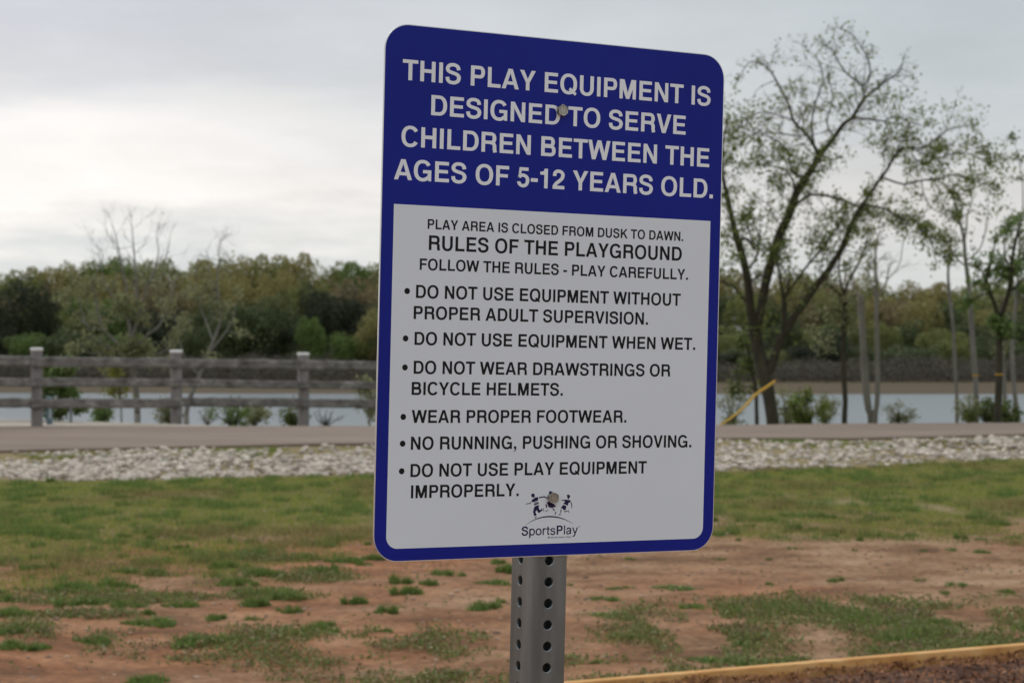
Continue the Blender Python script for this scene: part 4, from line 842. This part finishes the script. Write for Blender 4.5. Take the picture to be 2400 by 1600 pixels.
make_tree('leaning_tree', 'leaning sparse tree with a curved dark trunk left of the sign', 41.0,
 [[(437, 1004, 7), (436, 980, 6.5), (440, 950, 6), (452, 915, 5.6), (468, 880, 5), (485, 835, 4.6), (502, 795, 4.2), (516, 750, 3.6), (512, 700, 3.2), (508, 656, 2.8), (513, 612, 2.2), (514, 574, 1.6), (531, 548, 1)], [(490, 825, 2.8), (520, 790, 2.4), (545, 750, 1.8), (555, 700, 1.2)], [(500, 800, 2.6), (480, 750, 2.2), (460, 700, 1.8), (455, 650, 1.2)], [(510, 690, 2), (490, 640, 1.6), (484, 590, 1)], [(470, 880, 2.2), (440, 850, 1.8), (420, 800, 1.4), (410, 740, 1)]],
 M['bark_grey'], M['leaf_pale'], 22, twig=(34, 70), ntw=3.2, leaves=4, leaf=.085, start=.45, leaf_top=640)
make_tree('young_tree', 'small bushy green tree with a pale stem behind the leftmost fence post', 31.9, [[(137, 1008, 4), (139, 985, 4), (139, 960, 3.6), (140, 920, 3), (140, 870, 2)], [(139, 975, 3), (120, 955, 2.4), (104, 948, 1.6)], [(139, 970, 3), (156, 960, 2.4), (172, 960, 1.6)], [(140, 930, 2), (118, 905, 1.6), (110, 870, 1)], [(140, 930, 2), (160, 905, 1.6), (165, 870, 1)]],
 M['bark_pale'], M['leaf_green'], 23, twig=(16, 30), ntw=7, leaves=10, leaf=.075, start=.45)
make_tree('yellow_sapling', 'slim yellow green sapling seen through the left fence rails', 33.5, [[(285, 1000, 2), (284, 960, 2), (280, 920, 1.8), (276, 880, 1.2), (272, 850, .8)]], M['bark_grey'], leaf_mat('yellow_green_leaves', (.20, .20, .03), .3, .03), 24, twig=(12, 24), ntw=5, leaves=5, leaf=.06, start=.3, cat='sapling')
make_tree('yellow_sapling', 'pale yellow green sapling right beside the sign edge behind the fence', 35.5, [[(866, 1003, 2.4), (866, 970, 2.2), (860, 930, 1.8), (858, 890, 1.2)], [(866, 980, 1.6), (850, 950, 1.2), (842, 925, .8)], [(865, 960, 1.6), (880, 935, 1.2)]], M['bark_grey'], M['leaf_pale'], 25, twig=(12, 26), ntw=5, leaves=5, leaf=.06, start=.3, cat='sapling')
def shrub(x, w_, htop, D, label, seed, leafm, bark='bark', leaves=6, yb=1003, ntw=3.4, leaf=.055):
    r_ = random.Random(seed); L_ = [[(x, yb, 2.4), (x, yb - 8, 2.2), (x + r_.uniform(-3, 3), yb - 16, 2)]]
    for k in range(5):
        a = (k - 2) / 2; L_.append([(x, yb - 6, 1.8), (x + a * w_ * .35, (yb + htop) / 2 + 4 * abs(a), 1.3), (x + a * w_ * .55 + r_.uniform(-3, 3), htop + abs(a) * (yb - htop) * .35, .8)])
    return make_tree('shrub', label, D, L_, M[bark], M[leafm] if leafm else None, seed, twig=(12, 24), ntw=ntw, leaves=leaves, leaf=leaf, start=.6, cat='shrub', depth=.8)
shrub(545, 62, 950, 34, 'dense green shrub at the water edge behind the fence, nearest the third post', 31, 'leaf_green', leaves=4)
shrub(595, 40, 962, 35, 'grey green thin shrub directly right of the dense shrub', 32, 'leaf_pale', leaves=4)
shrub(486, 34, 955, 34, 'nearly bare grey shrub between the curved trunk and dense shrub', 33, None, 'bark_grey', 0)
shrub(690, 36, 956, 35, 'small leafy shrub behind the foot of the third fence post', 34, 'leaf_olive', leaves=4)
shrub(764, 46, 966, 34.5, 'dark twiggy bare shrub right of the third fence post', 35, None, 'bark', 0)
shrub(1886, 58, 930, 36, 'bright green shrub at the lake edge right of the forked trunk', 36, 'leaf_fresh', leaves=5, yb=999, ntw=5, leaf=.07)
shrub(1935, 36, 940, 37, 'thin wispy shrub right of the bright green shrub', 37, 'leaf_pale', leaves=3, yb=998)
shrub(1845, 34, 925, 37, 'wispy pale shrub squeezed between the forked trunk and green shrub', 38, 'leaf_pale', leaves=4, yb=999)
shrub(1715, 46, 918, 38, 'faint thin shrub at the lake edge beside the sloping yellow strap', 39, 'leaf_pale', leaves=3, yb=1002)
shrub(2105, 44, 955, 38, 'low faint sapling shrub right of the V shaped dead trunks', 40, 'leaf_pale', leaves=2, yb=996)
shrub(2270, 40, 945, 38, 'thin shrub at the foot of the tall grey tree', 41, 'leaf_pale', leaves=3, yb=996)
shrub(2312, 46, 950, 37, 'leafy low shrub between the tall grey tree and the leafy tree', 42, 'leaf_olive', leaves=5, yb=996)
shrub(2362, 44, 958, 37.5, 'low shrub around the slender trunks at the right edge', 43, 'leaf_olive', leaves=5, yb=996)
shrub(238, 22, 966, 33.5, 'tiny green bush on the reddish rocks beyond the concrete pad', 44, 'leaf_green', leaves=5, yb=990)
shrub(395, 36, 958, 35, 'pale leafy shrub left of the second fence post', 45, 'leaf_pale', leaves=3, yb=1000)
# marker tape on two trunks
M['tape'] = material('yellow_tape', [(0, (.52, .30, .035))], rough=.6)
for tr, (x, y, D, r_) in ((t5, (2286, 879, 38.5, 7)), (t6, (2341.5, 877, 36.5, 9))):
    p = P(x, y, D); V = []; F = []; tube(V, F, [p - Vector((0, 0, .014)) - tr.location, p + Vector((0, 0, .014)) - tr.location], [r_ * D / FPX * 1.08] * 2, 10); mesh_obj('marker_tape', V, F, M['tape'], tr)
# yellow strap from the forked tree down to the left
V = []; F = []; sp_ = [(1816, 893, 33.7), (1798, 906, 33.5), (1781, 917, 33.3), (1767, 928, 33.1), (1746, 952, 32.8), (1727, 969, 32.5), (1705, 985, 32.2), (1681, 999, 31.9), (1650, 1003, 31.5), (1600, 1010, 31.0)]
tube(V, F, [P(*q) for q in sp_], [.026, .026, .025, .024, .022, .020, .017, .015, .014, .012], 8)
tag(mesh_obj('yellow_strap', V, F, M['tape']), 'sagging yellow guy sleeve running from the forked tree down behind the sign', 'strap')
# small things beyond the fence on the left
M['blue_paint'] = material('faded_blue_paint', [(.35, (.10, .17, .20)), (.65, (.17, .25, .28))], 6, .6)
p = G(66, 1004, .02); bm = bmesh.new(); g_ = empty('marker_post', (p.x, 30.6, .02)); tag(g_, 'faded blue marker post just left of the first fence post', 'post')
bm_box(bm, (0, 0, .17), (.085, .06, .34), None, .006); bm_obj('shaft', bm, M['blue_paint'], g_)
bm = bmesh.new(); bm_box(bm, (.02, -.035, .20), (.03, .012, .24), None, .003); bm_obj('reflector_strip', bm, material('pale_strip', [(0, (.45, .5, .52))], rough=.4), g_)
bm = bmesh.new(); bm_box(bm, (0, 0, .385), (.10, .075, .085), None, .012); bm_obj('post_head', bm, M['blue_paint'], g_)
M['galv2'] = material('dull_galvanised', [(.3, (.18, .19, .2)), (.7, (.27, .28, .29))], 8, .5, metal=.6)
p = G(22, 995, .02); g_ = empty('bench', (p.x, 31.6, .02)); tag(g_, 'low metal framed bench at the far left edge beyond the fence', 'bench')
for nm, c, s in (('seat', (-.25, 0, .29), (1.0, .3, .04)), ('leg', (.14, 0, .135), (.05, .22, .27)), ('leg', (-.6, 0, .135), (.05, .22, .27)), ('brace', (.12, 0, .245), (.14, .05, .04))):
    bm = bmesh.new(); bm_box(bm, c, s, None, .006); bm_obj(nm, bm, M['galv2'], g_)
p = G(116, 1000, .02); bm = bmesh.new(); bm_box(bm, (p.x, 31.2, .13), (.045, .045, .26), None, .004); tag(bm_obj('short_stake', bm, M['galv2']), 'short dark stake between the first fence post and the small green tree', 'stake')
M['redrock'] = material('reddish_rock', [(.3, (.30, .14, .08)), (.6, (.45, .24, .14))], 8, .9, .01, 30)
for k, (x, y, w_, lb) in enumerate(((205, 986, 30, 'reddish flat rock, leftmost beyond the concrete pad'), (238, 985, 40, 'reddish rock under the tiny green bush'), (270, 986, 26, 'reddish rock right of the tiny green bush'), (298, 990, 16, 'small tan rock left of the multi stem trunk'), (340, 992, 22, 'orange rock right of the multi stem trunk'), (497, 1000, 24, 'orange rock under the nearly bare shrub'), (594, 1001, 20, 'orange rock at the foot of the thin grey green shrub'), (720, 1003, 20, 'tan rock at the foot of the third fence post'), (850, 1003, 20, 'tan rock beside the sign edge behind the road'))):
    D = 32.9 if x < 350 else 31.6; p = P(x, y, D); v, f = protos[k % 8]; s = w_ / 2 * D / FPX; z = float(gz(p.x, D))
    o = mesh_obj('rock', (v * (s, s * .8, max(.05, p.z - z + .03)) + (p.x, D, z + .01)).tolist(), f.tolist(), M['redrock']); tag(o, lb, 'rock', 'loose rocks beyond the road')
V = []; F = []; a = P(748, 1001, 31.4); b_ = P(792, 1003, 31.7); tube(V, F, [a, a.lerp(b_, .5) + Vector((0, 0, .01)), b_], [.03, .035, .02], 8)
z0 = float(gz(a.x, 31.4)); dz_ = min(0, z0 + .03 - a.z); V = [v + Vector((0, 0, dz_ * 0)) for v in V]
tag(mesh_obj('log', V, F, M['bark']), 'short dark log on the bank below the twiggy bare shrub', 'log')

# ------------------------------------------------------------------ wooded far bank
TR = {'olive': leaf_mat('far_olive', (.185, .20, .062), .3, .04, .3), 'yellow': leaf_mat('far_yellow_olive', (.27, .24, .085), .3, .04, .2), 'green': leaf_mat('far_green', (.12, .175, .042), .3, .04, .3),
      'dark': leaf_mat('far_evergreen', (.028, .038, .015), .3, .03, .1), 'brown': leaf_mat('far_budding_brown', (.22, .175, .09), .3, .03, .3), 'deep': leaf_mat('far_deep_green', (.085, .11, .04), .3, .03, .15)}
def crown_mesh(seed, mat_, n=6500, tall=1.0, q=.55, gap=.25):
    r_ = np.random.default_rng(seed); k = 26; c = r_.normal(size=(k, 3)); c /= np.linalg.norm(c, axis=1)[:, None]; c *= r_.uniform(.35, .9, (k, 1)) * (1, 1, .85 * tall); c[:, 2] += 1.0 * tall
    rad = r_.uniform(.22, .42, k); i = r_.integers(0, k, n); d = r_.normal(size=(n, 3)); d /= np.linalg.norm(d, axis=1)[:, None]; pos = c[i] + d * (rad[i] * r_.uniform(.7, 1.05, n))[:, None]
    pos[:, 2] *= 1.95 * tall / pos[:, 2].max(); V = leaf_quads(pos, q, r_); o = np_mesh('crown', V, 4, mat_); me_ = o.data; bpy.data.objects.remove(o); return me_
crowns = {k: [crown_mesh(s * 7 + i, TR[k], tall=(1.25 if k == 'dark' else 1.0), q=.078) for i in range(2)] for s, k in enumerate(TR)}
V = []; F = []; tube(V, F, [Vector((0, 0, -.5)), Vector((.02, 0, .5)), Vector((.05, .02, 1.2))], [.06, .05, .02], 6)
me = bpy.data.meshes.new('trunk'); me.from_pydata([tuple(v) for v in V], [], F); me.materials.append(M['bark_grey']); trunk_me = me
LB = {'olive': 'olive green rounded tree across the lake', 'yellow': 'yellowish budding tree across the lake', 'green': 'fresh green leafy tree across the lake', 'dark': 'near black evergreen tree across the lake', 'brown': 'brownish bare budding tree across the lake', 'deep': 'deep green tree across the lake'}
def far_tree(x, ytop, D, wpx, kind, row=None):
    s = wpx / 2 * D / FPX; p = P(x, ytop, D); z = float(gz(p.x, D)); h_ = max(p.z - z, 2.0)
    r = empty('tree', (p.x, D, z), rnd.uniform(0, 6.28)); tag(r, LB[kind] + (f', {row}' if row else '') + (' left of the sign' if x < 1200 else ' right of the sign'), 'tree', 'trees of the wooded far bank')
    c = bpy.data.objects.new('crown', rnd.choice(crowns[kind])); COL.objects.link(c); c.parent = r; tall = 1.25 if kind == 'dark' else 1.0; hgt = 1.95 * tall
    hs = h_ / hgt; c.scale = (s, s, hs); t = bpy.data.objects.new('trunk', trunk_me); COL.objects.link(t); t.parent = r; t.scale = (s * .8, s * .8, hs)
    return r
def topline(x): return float(np.interp(x, [-500, -100, 0, 60, 130, 200, 300, 420, 480, 560, 690, 760, 870, 1000, 1690, 1760, 1900, 2010, 2080, 2150, 2300, 2400, 2900], [634, 620, 634, 626, 618, 604, 598, 604, 602, 596, 592, 604, 610, 610, 622, 636, 638, 634, 652, 660, 656, 656, 640]))
x = -1000                                       # ridge row
while x < 3400:
    far_tree(x, topline(x) + rnd.uniform(-3, 6), rnd.uniform(262, 290), rnd.uniform(120, 175), rnd.choice(['olive', 'yellow', 'olive', 'yellow', 'green', 'olive'] if x < 1200 else ['yellow', 'brown', 'olive', 'yellow']), 'on the skyline ridge'); x += rnd.uniform(42, 62)
x = -1000
while x < 3400:
    far_tree(x, topline(x) + rnd.uniform(28, 58), rnd.uniform(240, 255), rnd.uniform(110, 160), rnd.choice(['yellow', 'olive', 'brown', 'yellow'] if x < 1200 else ['olive', 'yellow', 'brown', 'deep']), 'just under the skyline'); x += rnd.uniform(52, 76)
x = -1000
while x < 3400:
    far_tree(x, (700 if x < 1200 else 742) + rnd.uniform(-22, 26), rnd.uniform(222, 234), rnd.uniform(95, 150), rnd.choice(['green', 'deep', 'deep', 'olive', 'dark'] if x < 1200 else ['olive', 'deep', 'deep', 'brown']), 'halfway up the slope'); x += rnd.uniform(58, 84)
x = -1000
while x < 3400:
    far_tree(x, (765 if x < 1200 else 800) + rnd.uniform(-28, 26), rnd.uniform(208, 217), rnd.uniform(85, 140), rnd.choice(['deep', 'deep', 'dark', 'green'] if x < 1200 else ['deep', 'dark', 'olive', 'deep']), 'lowest along the shore'); x += rnd.uniform(56, 84)
for x, yt, wd, k, lb in ((30, 640, 130, 'dark', 'dark evergreen tree at the far left of the wooded bank'), (-60, 645, 120, 'dark', None), (105, 655, 90, 'dark', None), (740, 655, 100, 'dark', 'dark evergreen, left one of the dark pair across the lake'), (815, 668, 120, 'dark', 'dark evergreen, right one of the dark pair nearest the sign'),
    (640, 680, 140, 'deep', 'broad rounded deep green tree left of the dark evergreen pair'), (555, 700, 110, 'deep', None), (860, 720, 90, 'yellow', 'small olive tree showing between the dark evergreens and the sign'), (830, 790, 120, 'green', None)):
    r = far_tree(x, yt, rnd.uniform(219, 221) if k == 'dark' else 212, wd, k)
    if lb: r['label'] = lb
# brushy edge along the far shore
def shore_brush(n):
    X_ = rng.uniform(-75, 75, n); D_ = shore(X_) + rng.uniform(15, 22, n); z = gz(X_, D_); hmax = 1.0 + 1.8 * vnoise(X_, D_ * 0, .15, 81)
    return np.stack([X_, D_, z + rng.uniform(0, 1, n) ** 1.6 * hmax], -1)
M['brush'] = leaf_mat('grey_shore_brush', (.095, .082, .062), .12, .02, .2)
tag(np_mesh('shore_brush', leaf_quads(shore_brush(110000), .20, rng), 4, M['brush']), kind='stuff')
# bare twigs standing above the far tree line
bpy.context.view_layer.update()
